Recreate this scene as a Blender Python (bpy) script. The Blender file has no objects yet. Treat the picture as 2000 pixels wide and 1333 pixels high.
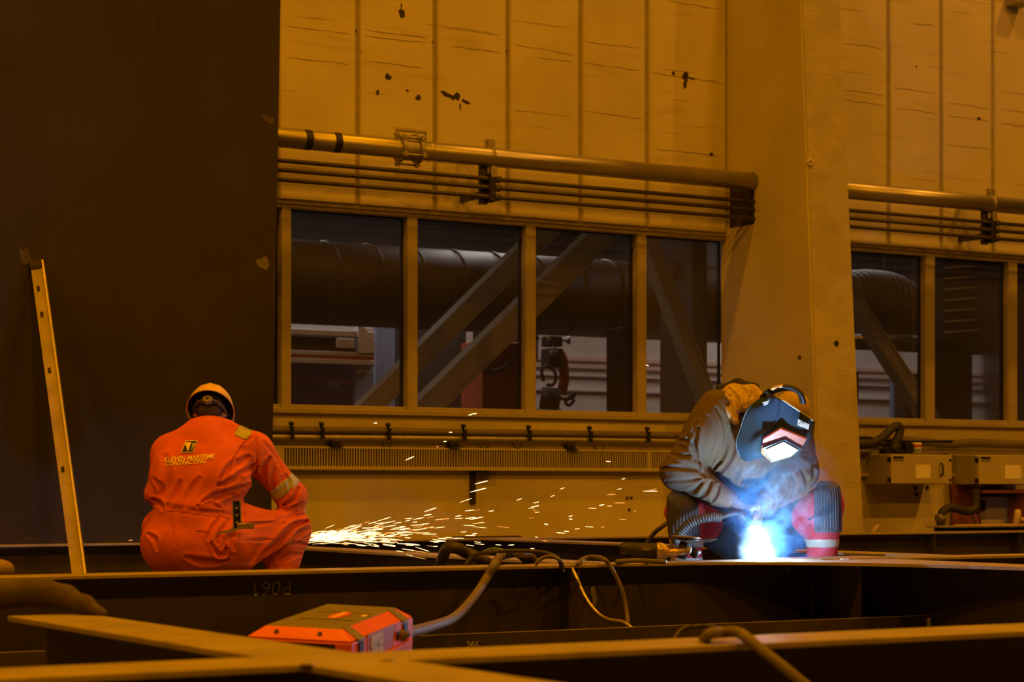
import bpy, bmesh, math, random
import numpy as np
from mathutils import Vector, Matrix
from mathutils.bvhtree import BVHTree

random.seed(7); np.random.seed(7)
scene = bpy.context.scene
COL = scene.collection

# ------------------------------------------------------------------ camera
# World axes: x runs along the hall wall, y runs towards the wall, z is up.
F_PX, X_C, Y_H = 4150.0, 1000.0, 957.0          # focal length, centre column, horizon row (2000x1333 frame)
TH = math.radians(31.0)                          # yaw of the camera from the wall normal
CAM_Z = 0.734
FWD = Vector((math.sin(TH), math.cos(TH), 0)); RGT = Vector((math.cos(TH), -math.sin(TH), 0)); UP = Vector((0, 0, 1))
CAM = Vector((0, 0, CAM_Z))
cam_d = bpy.data.cameras.new('camera'); cam = bpy.data.objects.new('camera', cam_d); COL.objects.link(cam)
cam.location = CAM; cam.rotation_euler = (math.pi / 2, 0, -TH)
cam_d.sensor_width = 36.0; cam_d.lens = F_PX / 2000 * 36.0
cam_d.shift_y = (Y_H - 666.5) / 2000.0
cam_d.clip_start = 0.05; cam_d.clip_end = 200
cam_d.dof.use_dof = True; cam_d.dof.focus_distance = 11.6; cam_d.dof.aperture_fstop = 4.5
scene.camera = cam

# ------------------------------------------------------------------ world, lamps, exposure
w = bpy.data.worlds.new('hall_air'); scene.world = w; w.use_nodes = True
w.node_tree.nodes['Background'].inputs[0].default_value = (1.0, 0.38, 0.02, 1)
w.node_tree.nodes['Background'].inputs[1].default_value = 0.010
scene.view_settings.view_transform = 'Standard'; scene.view_settings.look = 'None'
scene.view_settings.exposure = 0.0; scene.view_settings.gamma = 1.0
scene.view_settings.use_curve_mapping = False

SODIUM = (1.0, 0.345, 0.001)
HALIDE = (1.0, 0.375, 0.022)
def lamp(name, loc, power, color, size=0.7, target=None, spot=None):
    ld = bpy.data.lights.new(name, 'AREA'); ld.shape = 'DISK'; ld.size = size
    ld.energy = power; ld.color = color
    if spot: ld.spread = math.radians(spot)
    o = bpy.data.objects.new(name, ld); COL.objects.link(o); o.location = loc
    if target is not None:
        o.rotation_euler = (Vector(target) - Vector(loc)).to_track_quat('-Z', 'Y').to_euler()
    return o
# high bay lamps hanging under the hall roof, in three rows parallel to the wall
for (x, y, z, pw, c) in ((0.0, 12.6, 11.5, 230, SODIUM), (6.0, 12.6, 11.5, 200, SODIUM), (12.5, 12.4, 11.5, 190, HALIDE), (18.0, 12.4, 11.5, 260, HALIDE),
                         (-4.0, 8.0, 9.0, 520, SODIUM), (3.5, 7.5, 9.0, 330, SODIUM), (11.0, 6.0, 9.0, 200, SODIUM), (17.0, 6.0, 9.0, 420, HALIDE),
                         (-4.0, -1.0, 9.0, 520, SODIUM), (4.0, -1.5, 9.0, 380, SODIUM), (11.0, -1.0, 9.0, 420, SODIUM)):
    lamp('high_bay_lamp', (x, y, z), pw, c, .4)
# tube lamps of the neighbouring hall behind the windows
for (x, y) in ((6.5, 20.9), (9.5, 22.3), (13.0, 21.3), (18.5, 22.4), (24.0, 22.4)):
    lamp('neighbour_hall_lamp', (x, y, 4.6), 60, (1.0, 0.92, 0.86), 1.2)

# ------------------------------------------------------------------ pixel helpers (a pixel is only a direction)
def ray(px, py): return FWD + RGT * ((px - X_C) / F_PX) + UP * ((Y_H - py) / F_PX)
def at_Z(px, py, Z): return CAM + ray(px, py) * Z
def at_y(px, py, y): r = ray(px, py); return CAM + r * (y / r.y)
def at_x(px, py, x): r = ray(px, py); return CAM + r * (x / r.x)
def at_h(px, py, z): r = ray(px, py); return CAM + r * ((z - CAM_Z) / r.z)

# ------------------------------------------------------------------ object helpers
def tag(o, label=None, cat=None, group=None, kind=None):
    if label: o['label'] = label
    if cat: o['category'] = cat
    if group: o['group'] = group
    if kind: o['kind'] = kind
    return o
def empty(name, loc, label=None, cat=None, group=None, kind=None, rot=None):
    o = bpy.data.objects.new(name, None); COL.objects.link(o); o.location = loc; o.empty_display_size = .1
    if rot: o.rotation_euler = rot
    return tag(o, label, cat, group, kind)
def link(name, me, mat=None, parent=None, smooth=False):
    o = bpy.data.objects.new(name, me); COL.objects.link(o)
    if mat is not None and not me.materials: me.materials.append(mat)
    if smooth: me.shade_smooth()
    if parent is not None:
        o.parent = parent
        bpy_world[o.name] = True
        o.matrix_parent_inverse = parent_world(parent).inverted()
    return o
bpy_world = {}
def parent_world(p):
    m = p.matrix_basis.copy()
    if p.parent is not None: m = parent_world(p.parent) @ p.matrix_parent_inverse @ m
    return m

class MB:
    """collects simple shapes in world coordinates, builds one mesh object"""
    def __init__(s): s.v = []; s.f = []
    def add(s, vs, fs):
        n = len(s.v); s.v += [tuple(v) for v in vs]; s.f += [tuple(i + n for i in f) for f in fs]; return s
    def box(s, x0, x1, y0, y1, z0, z1):
        vs = [(x, y, z) for z in (z0, z1) for y in (y0, y1) for x in (x0, x1)]
        return s.add(vs, [(0, 2, 3, 1), (4, 5, 7, 6), (0, 1, 5, 4), (2, 6, 7, 3), (0, 4, 6, 2), (1, 3, 7, 5)])
    def obox(s, c, ax, ay, az):
        """box from centre and three half-axis vectors"""
        c = Vector(c); ax = Vector(ax); ay = Vector(ay); az = Vector(az)
        vs = [c + ax * i + ay * j + az * k for k in (-1, 1) for j in (-1, 1) for i in (-1, 1)]
        return s.add(vs, [(0, 2, 3, 1), (4, 5, 7, 6), (0, 1, 5, 4), (2, 6, 7, 3), (0, 4, 6, 2), (1, 3, 7, 5)])
    def prism(s, poly, d):
        """polygon of points extruded by vector d"""
        n = len(poly); d = Vector(d); vs = [Vector(p) for p in poly]; vs += [p + d for p in vs]
        fs = [tuple(range(n))[::-1], tuple(range(n, 2 * n))] + [(i, (i + 1) % n, n + (i + 1) % n, n + i) for i in range(n)]
        return s.add(vs, fs)
    def tube(s, pts, r, n=8, caps=True, flat=1.0, upv=None):
        pts = [Vector(p) for p in pts]; m = len(pts); rs = r if isinstance(r, (list, tuple)) else [r] * m
        vs = []; u = None
        for i, p in enumerate(pts):
            t = (pts[min(i + 1, m - 1)] - pts[max(i - 1, 0)]).normalized()
            if u is None:
                a = Vector(upv) if upv else (Vector((0, 0, 1)) if abs(t.z) < .9 else Vector((1, 0, 0)))
                u = (a - t * a.dot(t)).normalized()
            else: u = (u - t * u.dot(t)).normalized()
            b = t.cross(u)
            for k in range(n):
                a = 2 * math.pi * k / n; vs.append(p + (u * math.cos(a) * flat + b * math.sin(a)) * rs[i])
        fs = [(i * n + k, i * n + (k + 1) % n, (i + 1) * n + (k + 1) % n, (i + 1) * n + k) for i in range(m - 1) for k in range(n)]
        if caps: fs += [tuple(range(n))[::-1], tuple((m - 1) * n + k for k in range(n))]
        return s.add(vs, fs)
    def lathe(s, o, axis, prof, n=24, ref=None):
        """profile of (distance along axis, radius)"""
        o = Vector(o); t = Vector(axis).normalized()
        a = Vector(ref) if ref else (Vector((0, 0, 1)) if abs(t.z) < .9 else Vector((1, 0, 0)))
        u = (a - t * a.dot(t)).normalized(); b = t.cross(u); vs = []
        for d, r in prof:
            for k in range(n):
                an = 2 * math.pi * k / n; vs.append(o + t * d + (u * math.cos(an) + b * math.sin(an)) * r)
        m = len(prof)
        fs = [(i * n + k, i * n + (k + 1) % n, (i + 1) * n + (k + 1) % n, (i + 1) * n + k) for i in range(m - 1) for k in range(n)]
        fs += [tuple(range(n))[::-1], tuple((m - 1) * n + k for k in range(n))]
        return s.add(vs, fs)
    def build(s, name, mat=None, parent=None, smooth=False, bevel=0, origin=None, seg=2, angle=None):
        V = np.array(s.v); o0 = Vector(origin) if origin is not None else Vector(((V[:, 0].min() + V[:, 0].max()) / 2, (V[:, 1].min() + V[:, 1].max()) / 2, V[:, 2].min()))
        me = bpy.data.meshes.new(name); me.from_pydata([(x - o0.x, y - o0.y, z - o0.z) for x, y, z in s.v], [], s.f); me.update()
        bm = bmesh.new(); bm.from_mesh(me); bmesh.ops.recalc_face_normals(bm, faces=bm.faces)
        if bevel: bmesh.ops.bevel(bm, geom=list(bm.edges), offset=bevel, segments=seg, affect='EDGES', profile=.5, clamp_overlap=True)
        bm.to_mesh(me); bm.free()
        if mat is not None: me.materials.append(mat)
        o = bpy.data.objects.new(name, me); COL.objects.link(o); o.location = o0
        if smooth: me.shade_smooth()
        if parent is not None:
            o.parent = parent; o.matrix_parent_inverse = parent_world(parent).inverted()
        return o

def spline(pts, n=8):
    """Catmull-Rom through points"""
    P = [Vector(p) for p in pts]; P = [P[0] * 2 - P[1]] + P + [P[-1] * 2 - P[-2]]; out = []
    for i in range(1, len(P) - 2):
        for k in range(n):
            t = k / n; a, b, c, d = P[i - 1], P[i], P[i + 1], P[i + 2]
            out.append(.5 * ((2 * b) + (c - a) * t + (2 * a - 5 * b + 4 * c - d) * t * t + (3 * b - a - 3 * c + d) * t ** 3))
    return out + [P[-2]]

# ------------------------------------------------------------------ materials (all procedural)
def mat(name, col, rough=.6, metal=0.0, var=.25, scale=3.0, stretch=(1, 1, 1), bump=0.0, bscale=40.0, col2=None, spec=.4, thr=None, coat=0.0, detail=5.0):
    m = bpy.data.materials.new(name); m.use_nodes = True; nt = m.node_tree; N = nt.nodes; L = nt.links
    b = N['Principled BSDF']; b.inputs['Roughness'].default_value = rough; b.inputs['Metallic'].default_value = metal
    b.inputs['Specular IOR Level'].default_value = spec; b.inputs['Coat Weight'].default_value = coat
    tc = N.new('ShaderNodeTexCoord'); geo = N.new('ShaderNodeNewGeometry'); mp = N.new('ShaderNodeMapping'); mp.inputs['Scale'].default_value = stretch
    L.new(geo.outputs['Position'], mp.inputs['Vector'])
    nz = N.new('ShaderNodeTexNoise'); nz.inputs['Scale'].default_value = scale; nz.inputs['Detail'].default_value = detail; nz.inputs['Roughness'].default_value = .6
    L.new(mp.outputs[0], nz.inputs['Vector'])
    rp = N.new('ShaderNodeValToRGB'); c2 = col2 or tuple(c * (1 - var) for c in col)
    lo, hi = thr or (.3, .7)
    rp.color_ramp.elements[0].position = lo; rp.color_ramp.elements[1].position = hi
    rp.color_ramp.elements[0].color = (*c2, 1); rp.color_ramp.elements[1].color = (*col, 1)
    L.new(nz.outputs['Fac'], rp.inputs[0]); L.new(rp.outputs[0], b.inputs['Base Color'])
    if bump:
        n2 = N.new('ShaderNodeTexNoise'); n2.inputs['Scale'].default_value = bscale; n2.inputs['Detail'].default_value = 4
        L.new(mp.outputs[0], n2.inputs['Vector']); bp = N.new('ShaderNodeBump'); bp.inputs['Strength'].default_value = bump; bp.inputs['Distance'].default_value = .02
        L.new(n2.outputs['Fac'], bp.inputs['Height']); L.new(bp.outputs[0], b.inputs['Normal'])
    return m
def emit(name, col, strength):
    m = bpy.data.materials.new(name); m.use_nodes = True; N = m.node_tree.nodes; b = N['Principled BSDF']
    b.inputs['Base Color'].default_value = (0, 0, 0, 1); b.inputs['Emission Color'].default_value = (*col, 1); b.inputs['Emission Strength'].default_value = strength
    return m

def wall_panel_mat():
    """painted board: broad stains plus thin horizontal dark cracks"""
    m = mat('painted_panel', (.66, .60, .52), .75, 0, .16, 1.3, bump=.15, bscale=9)
    nt = m.node_tree; N = nt.nodes; L = nt.links; b = N['Principled BSDF']
    base = [l for l in L if l.to_socket == b.inputs['Base Color']][0].from_socket
    geo = N.new('ShaderNodeNewGeometry')
    def streak(scale, sc, lo, hi):
        mp = N.new('ShaderNodeMapping'); mp.inputs['Scale'].default_value = sc; L.new(geo.outputs['Position'], mp.inputs[0])
        mp.inputs['Rotation'].default_value = (0, .03, 0)
        n = N.new('ShaderNodeTexNoise'); n.inputs['Scale'].default_value = scale; n.inputs['Detail'].default_value = 3; n.inputs['Distortion'].default_value = .25; L.new(mp.outputs[0], n.inputs[0])
        r = N.new('ShaderNodeValToRGB'); r.color_ramp.elements[0].position = lo; r.color_ramp.elements[1].position = hi
        L.new(n.outputs['Fac'], r.inputs[0]); return r.outputs[0]
    f1 = streak(1.0, (.9, 1, 9), .60, .72)      # smears
    f2 = streak(1.0, (.7, 1, 30), .655, .69)    # cracks
    prev = base
    for f, c, k in ((f1, (.40, .33, .24), .45), (f2, (.26, .19, .13), .65)):
        mx = N.new('ShaderNodeMix'); mx.data_type = 'RGBA'
        mt = N.new('ShaderNodeMath'); mt.operation = 'MULTIPLY'; mt.inputs[1].default_value = k; L.new(f, mt.inputs[0])
        L.new(mt.outputs[0], mx.inputs[0]); L.new(prev, mx.inputs[6]); mx.inputs[7].default_value = (*c, 1); prev = mx.outputs[2]
    L.new(prev, b.inputs['Base Color'])
    return m

M = {}
M['panel'] = wall_panel_mat()
M['plaster'] = mat('lower_wall_paint', (.72, .65, .50), .8, 0, .25, .9, bump=.2, bscale=14)
M['concrete'] = mat('column_paint', (.62, .57, .46), .8, 0, .18, 1.4, bump=.25, bscale=22)
M['rough_concrete'] = mat('rough_column_paint', (.54, .49, .42), .85, 0, .3, 2.0, stretch=(1, 1, 1.6), bump=.22, bscale=26)
M['frame'] = mat('window_frame_paint', (.40, .35, .27), .6, 0, .2, 6)
M['groove'] = mat('joint_shade', (.42, .37, .30), .8, 0, .25, 6)  # darker panel colour painting the shade inside the board joints
M['seam'] = mat('dark_seam', (.05, .04, .03), .9)
M['floor'] = mat('hall_floor', (.12, .11, .10), .8, 0, .4, 2)
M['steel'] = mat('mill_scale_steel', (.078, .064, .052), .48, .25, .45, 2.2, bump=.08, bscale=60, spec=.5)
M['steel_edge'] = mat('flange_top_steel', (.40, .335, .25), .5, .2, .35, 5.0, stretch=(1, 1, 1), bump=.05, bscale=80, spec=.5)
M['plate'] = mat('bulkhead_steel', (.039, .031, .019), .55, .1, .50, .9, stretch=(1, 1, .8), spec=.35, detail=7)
M['bright_cut'] = mat('ground_bright_steel', (.62, .55, .45), .35, .7, .3, 30)
M['pipe'] = mat('galvanised_pipe', (.52, .48, .46), .40, .88, .12, 5, spec=.5)
M['bracket'] = mat('galvanised_bracket', (.40, .37, .32), .5, .6, .3, 20)
M['conduit'] = mat('dark_conduit', (.075, .06, .05), .5, .1, .3, 10)
M['black'] = mat('black_plastic', (.018, .017, .017), .5, 0, .3, 20)
M['crack'] = mat('paint_crack', (.26, .20, .13), .95, 0, .5, 30)
M['scuff'] = mat('scuffed_steel', (.10, .085, .055), .7, 0, .5, 20)
M['hole'] = mat('broken_dark_hole', (.06, .045, .03), .95, 0, .6, 40)
M['rubber'] = mat('black_rubber_hose', (.05, .044, .036), .6, 0, .3, 18)
M['cable_tan'] = mat('dusty_cable', (.17, .14, .10), .65, 0, .4, 25)
M['cable_blue'] = mat('blue_cable', (.10, .20, .42), .45)
M['orange_plastic'] = mat('orange_plastic', (.74, .125, .030), .42, 0, .12, 12)
M['grey_plastic'] = mat('grey_plastic', (.20, .18, .15), .5, 0, .3, 9)
M['label_print'] = mat('printed_label', (.62, .60, .58), .5, 0, .75, 60, thr=(.40, .52))
M['chalk'] = mat('chalk', (.50, .47, .42), .9, 0, .5, 150, thr=(.35, .6))
M['orange_cloth'] = mat('orange_workwear', (.70, .130, .012), .85, 0, .25, 9, bump=.10, bscale=45)
M['orange_dark'] = mat('orange_workwear_darker', (.56, .098, .010), .85, 0, .3, 10, bump=.12, bscale=50)  # darker coverall orange for waist elastic and seams
M['reflective'] = mat('reflective_tape', (.42, .40, .36), .45, .1, .25, 40)
M['print_cream'] = mat('cream_print', (.90, .74, .50), .7, 0, .2, 60)
M['print_black'] = mat('black_print', (.02, .018, .016), .7)
M['skin'] = mat('skin', (.62, .36, .25), .55, 0, .12, 25)
M['hair'] = mat('short_dark_hair', (.055, .035, .022), .7, 0, .5, 90, bump=.6, bscale=160)
M['helmet'] = mat('yellow_helmet', (.78, .52, .17), .38, 0, .12, 12, coat=.15)
M['jacket'] = mat('brown_work_jacket', (.115, .088, .064), .85, 0, .30, 9, bump=.12, bscale=40)
M['hood'] = mat('grey_tan_hood', (.52, .40, .27), .9, 0, .2, 9, bump=.08, bscale=40)
M['trousers'] = mat('dark_navy_and_leg_shade', (.030, .032, .045), .85, 0, .3, 12, bump=.1, bscale=40)  # near-black tone; on the welder's thighs it stands for shade
M['red_cloth'] = mat('red_trousers', (.42, .028, .028), .85, 0, .25, 12, bump=.1, bscale=40)
M['mask'] = mat('welding_mask_shell', (.026, .055, .10), .36, 0, .12, 8, spec=.4)
M['mask_red'] = mat('mask_red_panel', (.42, .13, .12), .45, 0, .15, 20)
M['visor'] = mat('visor_cover', (.60, .63, .66), .18, 0, .15, 30, spec=.6)
M['kneepad'] = mat('ribbed_kneepad', (.050, .052, .058), .42, 0, .2, 20)
M['glove'] = mat('leather_glove', (.115, .095, .08), .8, 0, .4, 20, bump=.4, bscale=70)
M['boot'] = mat('work_boot', (.30, .22, .13), .7, 0, .3, 14, bump=.3, bscale=30)
M['gold_metal'] = mat('grinder_gearhead', (.55, .43, .22), .35, .7, .3, 25)
M['paper'] = mat('white_paper', (.88, .84, .82), .8, 0, .08, 12)
M['cabinet'] = mat('cream_cabinet', (.50, .45, .33), .6, 0, .15, 5)
M['cabinet_side'] = mat('grey_cabinet_side', (.42, .39, .32), .6, 0, .15, 5)
M['wood'] = mat('brown_desk_board', (.34, .12, .05), .55, 0, .3, 3, stretch=(1, 1, 8))
M['pale_wood'] = mat('pale_wood', (.62, .48, .28), .6, 0, .2, 6)
M['cloth_dark'] = mat('dark_brown_cloth', (.10, .075, .05), .9, 0, .4, 8, bump=.4, bscale=40)
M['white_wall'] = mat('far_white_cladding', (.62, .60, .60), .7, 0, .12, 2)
M['pink_rail'] = mat('far_pink_rail', (.66, .48, .42), .7, 0, .1, 2)
M['purple'] = mat('far_purple_machine', (.13, .11, .30), .6, 0, .2, 2)
M['far_blue'] = mat('far_blue_panel', (.24, .32, .52), .6, 0, .15, 2)
M['far_red'] = mat('far_red_robot', (.60, .10, .035), .5, 0, .2, 4)
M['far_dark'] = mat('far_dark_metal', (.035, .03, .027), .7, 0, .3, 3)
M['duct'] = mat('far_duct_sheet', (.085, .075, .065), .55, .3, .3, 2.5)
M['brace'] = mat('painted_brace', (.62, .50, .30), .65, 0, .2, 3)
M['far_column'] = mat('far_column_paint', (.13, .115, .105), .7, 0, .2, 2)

def glass_mat():
    m = bpy.data.materials.new('dusty_window_glass'); m.use_nodes = True; N = m.node_tree.nodes; L = m.node_tree.links
    out = N['Material Output']; N.remove(N['Principled BSDF'])
    t = N.new('ShaderNodeBsdfTransparent'); t.inputs[0].default_value = (.80, .80, .80, 1)
    g = N.new('ShaderNodeBsdfGlossy'); g.inputs['Roughness'].default_value = .04; g.inputs[0].default_value = (.9, .9, .9, 1)
    d = N.new('ShaderNodeBsdfDiffuse'); d.inputs[0].default_value = (.20, .18, .16, 1)
    f = N.new('ShaderNodeFresnel'); f.inputs[0].default_value = 1.45
    m1 = N.new('ShaderNodeMixShader'); L.new(f.outputs[0], m1.inputs[0]); L.new(t.outputs[0], m1.inputs[1]); L.new(g.outputs[0], m1.inputs[2])
    m2 = N.new('ShaderNodeMixShader'); m2.inputs[0].default_value = .10; L.new(m1.outputs[0], m2.inputs[1]); L.new(d.outputs[0], m2.inputs[2])
    L.new(m2.outputs[0], out.inputs[0]); return m
M['glass'] = glass_mat()
# ================================================================== the hall
VW = 16.0                                            # front plane of the wall
def wu(px, dv=0): return at_y(px, 900, VW + dv).x
def wz(px, py, dv=0): return at_y(px, py, VW + dv).z
Z_PB = wz(560, 388); Z_GT = wz(570, 409, .1); Z_GB = wz(580, 791, .1); Z_SB = wz(560, 808)
Z_TOP = 6.4

fl = MB().box(-14, 34, -6, 30, -.2, 0).build('floor', M['floor']); tag(fl, 'dark hall floor', 'floor', kind='structure')

X_L, X_R = -3.0, 27.0
CX0 = wu(1421)                                       # column's left face
WIN = [(wu(400), CX0), (CX0 + .3, wu(2160))]
wb = MB()
wb.box(X_L, X_R, VW + .03, VW + .34, Z_PB, Z_TOP)                       # above the windows
wb.box(X_L, X_R, VW, VW + .34, 0, Z_SB)                                # below the windows
wb.box(X_L, WIN[0][0], VW + .03, VW + .34, Z_SB, Z_PB); wb.box(WIN[1][1], X_R, VW + .03, VW + .34, Z_SB, Z_PB)
wall = wb.build('wall_back', M['plaster']); tag(wall, 'painted back wall of the hall with vertical boards', 'wall', kind='structure')

# wall boards with recessed joints, one object each
joints = [535, 699, 850, 992, 1134, 1264, 1412]
JU = [wu(j) for j in joints]; sp = (JU[5] - JU[1]) / 4
left = [JU[1] - sp * k for k in range(5, 0, -1)]
JU = left + JU[1:6] + [CX0]
right_j = [1735, 1838, 1939]; RU = [wu(j) for j in right_j]; rs = (RU[2] - RU[0]) / 2
RUA = [CX0 + .35] + RU + [RU[2] + rs * k for k in range(1, 4)]
GAP = .024
panels = []
def board(a, b):
    o = MB().box(a + GAP, b - GAP, VW, VW + .035, Z_PB, Z_TOP).build('wall_board', M['panel'], wall, bevel=.004, seg=1); panels.append(o); return o
for lst in (JU, RUA):
    for a, b in zip(lst[:-1], lst[1:]): board(a, b)
    for a in lst[1:-1]:
        MB().box(a - .0235, a + .0235, VW + .020, VW + .035, Z_PB, Z_TOP).build('joint_strip', M['groove'], wall)
        MB().box(a + .030, a + .046, VW - .006, VW + .001, Z_PB, Z_TOP).build('joint_bead', M['panel'], wall)

# broken spots in the boards
def blob(px, py, w, h, seed, name='broken_spot', m='hole', dv=-.003, ang=0):
    rnd = random.Random(seed); c = at_y(px, py, VW + dv); n = 16; pts = []
    s = c.y / ray(px, py).y / F_PX
    for k in range(n):
        a = 2 * math.pi * k / n; r = .6 + .55 * rnd.random()
        x = math.cos(a) * w * r * s; z = math.sin(a) * h * r * s
        pts.append(c + Vector((x * math.cos(ang) - z * math.sin(ang), 0, x * math.sin(ang) + z * math.cos(ang))))
    return MB().prism(pts, (0, .004, 0)).build(name, M[m], wall)
for i, (px, py, ww, hh, an) in enumerate(((785, 26, 7, 10, .4), (784, 12, 1.5, 7, 0), (758, 150, 7, 7, 0), (738, 180, 4, 6, 0), (796, 177, 3, 3, 0), (817, 191, 6, 6, 0),
        (872, 184, 14, 5, -.35), (893, 188, 9, 9, 0), (910, 199, 11, 4, -.3), (884, 190, 8, 5, -.3), (899, 208, 2, 6, 0), (1339, 150, 8, 11, 0), (1338, 165, 4, 10, 0), (1315, 143, 4, 5, 0), (1350, 153, 10, 2, -.15),
        (1390, 302, 5, 4, 0), (706, 102, 1.6, 3, 0), (846, 82, 1.6, 3, 0), (695, 60, 1.6, 3, 0), (990, 100, 1.6, 3, 0), (1912, 232, 5, 3, 0), (1790, 130, 3, 2, 0))):
    blob(px, py, ww, hh, i, ang=an)
# long thin cracks running across single boards
for i, (x0, y0, x1, y1) in enumerate(((560, 51, 684, 66), (713, 58, 834, 74), (713, 70, 834, 84), (865, 54, 975, 68), (880, 90, 978, 103), (1004, 86, 1120, 108), (1050, 112, 1118, 122), (1143, 82, 1250, 94),
        (1143, 123, 1250, 138), (1143, 217, 1252, 232), (1274, 142, 1404, 161), (1275, 290, 1404, 306), (1305, 2, 1404, 18), (1005, 215, 1116, 228), (1648, 84, 1725, 95), (1650, 175, 1726, 187), (1650, 195, 1728, 206),
        (1745, 171, 1830, 183), (1750, 211, 1830, 222), (1780, 46, 1828, 50), (1852, 200, 1931, 213), (1852, 226, 1932, 237), (1955, 241, 2000, 248), (1958, 213, 2000, 220), (1850, 283, 1934, 291), (560, 112, 683, 125), (713, 118, 830, 134))):
    rnd = random.Random(90 + i); n = 9; up_, dn = [], []
    for k in range(n):
        t = k / (n - 1); x = x0 + (x1 - x0) * t; y = y0 + (y1 - y0) * t + rnd.uniform(-1.2, 1.2); h = (.25 + 1.1 * rnd.random()) * (1 if 0 < k < n - 1 else .2) * .5
        up_.append(at_y(x, y - h, VW - .002)); dn.append(at_y(x, y + h, VW - .002))
    MB().prism(up_ + dn[::-1], (0, .003, 0)).build('crack', M['crack'], wall)

# ---- windows
def window(name, x0, x1, mull, zt, zb, label):
    root = empty(name, ((x0 + x1) / 2, VW + .1, zb), label, 'window', kind='structure')
    MB().box(x0, x1, VW + .05, VW + .24, zt, Z_PB + .0).build('head_rail', M['frame'], root, bevel=.006, seg=1)
    MB().box(x0, x1, VW + .03, VW + .26, Z_PB - .035, Z_PB).build('drip_strip', M['frame'], root)
    MB().box(x0, x1, VW + .05, VW + .24, Z_SB + .045, zb).build('bottom_rail', M['frame'], root, bevel=.005, seg=1)
    MB().box(x0, x1, VW - .05, VW + .24, Z_SB, Z_SB + .045).build('sill_board', M['frame'], root, bevel=.005, seg=1)
    edges = [x0] + [m for m in mull] + [x1]
    for a, b in mull:
        MB().box(a, b, VW + .04, VW + .150, Z_SB + .045, zt + .02).build('mullion', M['frame'], root, bevel=.004, seg=1)
        MB().box(a + .005, b - .02, VW + .034, VW + .042, Z_SB + .05, zt).build('cover_strip', M['frame'], root)
    xs = [x0] + [v for ab in mull for v in ab] + [x1]
    for k in range(0, len(xs), 2):
        MB().box(xs[k], xs[k + 1], VW + .13, VW + .138, zb - .01, zt + .01).build('pane', M['glass'], root)
        # black rubber gasket around each pane
        g = MB(); a, b = xs[k], xs[k + 1]; t = .014
        g.box(a, a + t, VW + .11, VW + .129, zb, zt); g.box(b - t * 1.8, b, VW + .11, VW + .129, zb, zt)
        g.box(a + t, b - t * 1.8, VW + .11, VW + .129, zt - t, zt); g.build('gasket', M['black'], root)
    return root
mu = lambda a, b: (wu(a, .05), wu(b, .05))
window('window_1', WIN[0][0], CX0, [mu(548, 568), mu(794, 815), mu(1025, 1046), mu(1243, 1262)], Z_GT, Z_GB, 'long strip window of dark panes above the convector heater')
window('window_2', CX0 + .3, WIN[1][1], [mu(1806, 1825), mu(1968, 1986)], Z_GT, Z_GB, 'strip window of dark panes above the wall cabinets')

# ---- concrete column, wider at its foot
cy_b = at_x(1602, 1000, CX0).y; cy_t = at_x(1562, 0, CX0).y; zt_ = at_x(1562, 0, CX0).z
xr_b = at_y(1686, 1030, cy_b).x; xr_t = at_y(1637, 0, cy_t).x
k_ = Z_TOP / zt_
cy_t = cy_b + (cy_t - cy_b) * k_; xr_t = xr_b + (xr_t - xr_b) * k_
HX = .26                                              # front strip is a separate rough cast face
PIPE_Y = at_x(1471, 350, CX0).y
sl0 = at_x(1424, 440, CX0); sl1 = at_x(1473, 338, CX0)
slot_y0, slot_y1 = at_x(1473, 340, CX0).y, VW + .02
slot_z0, slot_z1 = at_x(1473, 438, CX0).z, at_x(1473, 336, CX0).z
def col_y(z): return cy_b + (cy_t - cy_b) * z / Z_TOP
def col_x(z): return xr_b + (xr_t - xr_b) * z / Z_TOP
cm = MB()
def col_seg(z0, z1, yback):
    poly = lambda z: [Vector((CX0, yback, z)), Vector((CX0, col_y(z), z)), Vector((CX0 + .02, col_y(z) - .02, z)), Vector((col_x(z), col_y(z) - .02, z)), Vector((col_x(z), yback, z))]
    a, b = poly(z0), poly(z1); n = 5
    cm.add(a + b, [tuple(range(n)), tuple(range(n, 2 * n))] + [(i, (i + 1) % n, n + (i + 1) % n, n + i) for i in range(n)])
col_seg(0, slot_z0, VW + .1); col_seg(slot_z1, Z_TOP, VW + .1); col_seg(slot_z0, slot_z1, slot_y0)
column = cm.build('column', M['concrete'], origin=(CX0 + .2, cy_b, 0)); tag(column, 'tapered painted concrete column between the two strip windows', 'column', kind='structure')
# rough cast front face
def ff(z, x0o, x1o): return [Vector((CX0 + x0o, col_y(z) - .022, z)), Vector((col_x(z) - x1o, col_y(z) - .022, z))]
rows = 40; vs = []; fs = []
rnd = random.Random(4)
for i in range(rows + 1):
    z = Z_TOP * i / rows; a, b = ff(z, .012, .002)
    for j in range(9):
        p = a.lerp(b, j / 8); p.y -= .004 + rnd.uniform(0, .006) * (0 < j < 8); vs.append(p)
for i in range(rows):
    for j in range(8): q = i * 9 + j; fs.append((q, q + 1, q + 10, q + 9))
MB().add(vs, fs).build('rough_front_face', M['rough_concrete'], column, smooth=True)
for (px, py, r) in ((1583, 318, 8), (1561, 699, 5), (1634, 671, 6)):
    c = at_y(px, py, col_y(at_y(px, py, cy_b).z) - .034) if px > 1575 else at_x(px, py, CX0 - .004)
    n = Vector((0, -1, 0)) if px > 1575 else Vector((-1, 0, 0)); rr = r * .0047
    MB().lathe(c + n * -.01, n, [(0, rr * .9), (.008, rr), (.014, rr * .7), (.012, rr * .45), (.004, rr * .4)], 10).build('plugged_hole', M['rough_concrete' if py < 400 else 'hole'], column, smooth=True)
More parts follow.
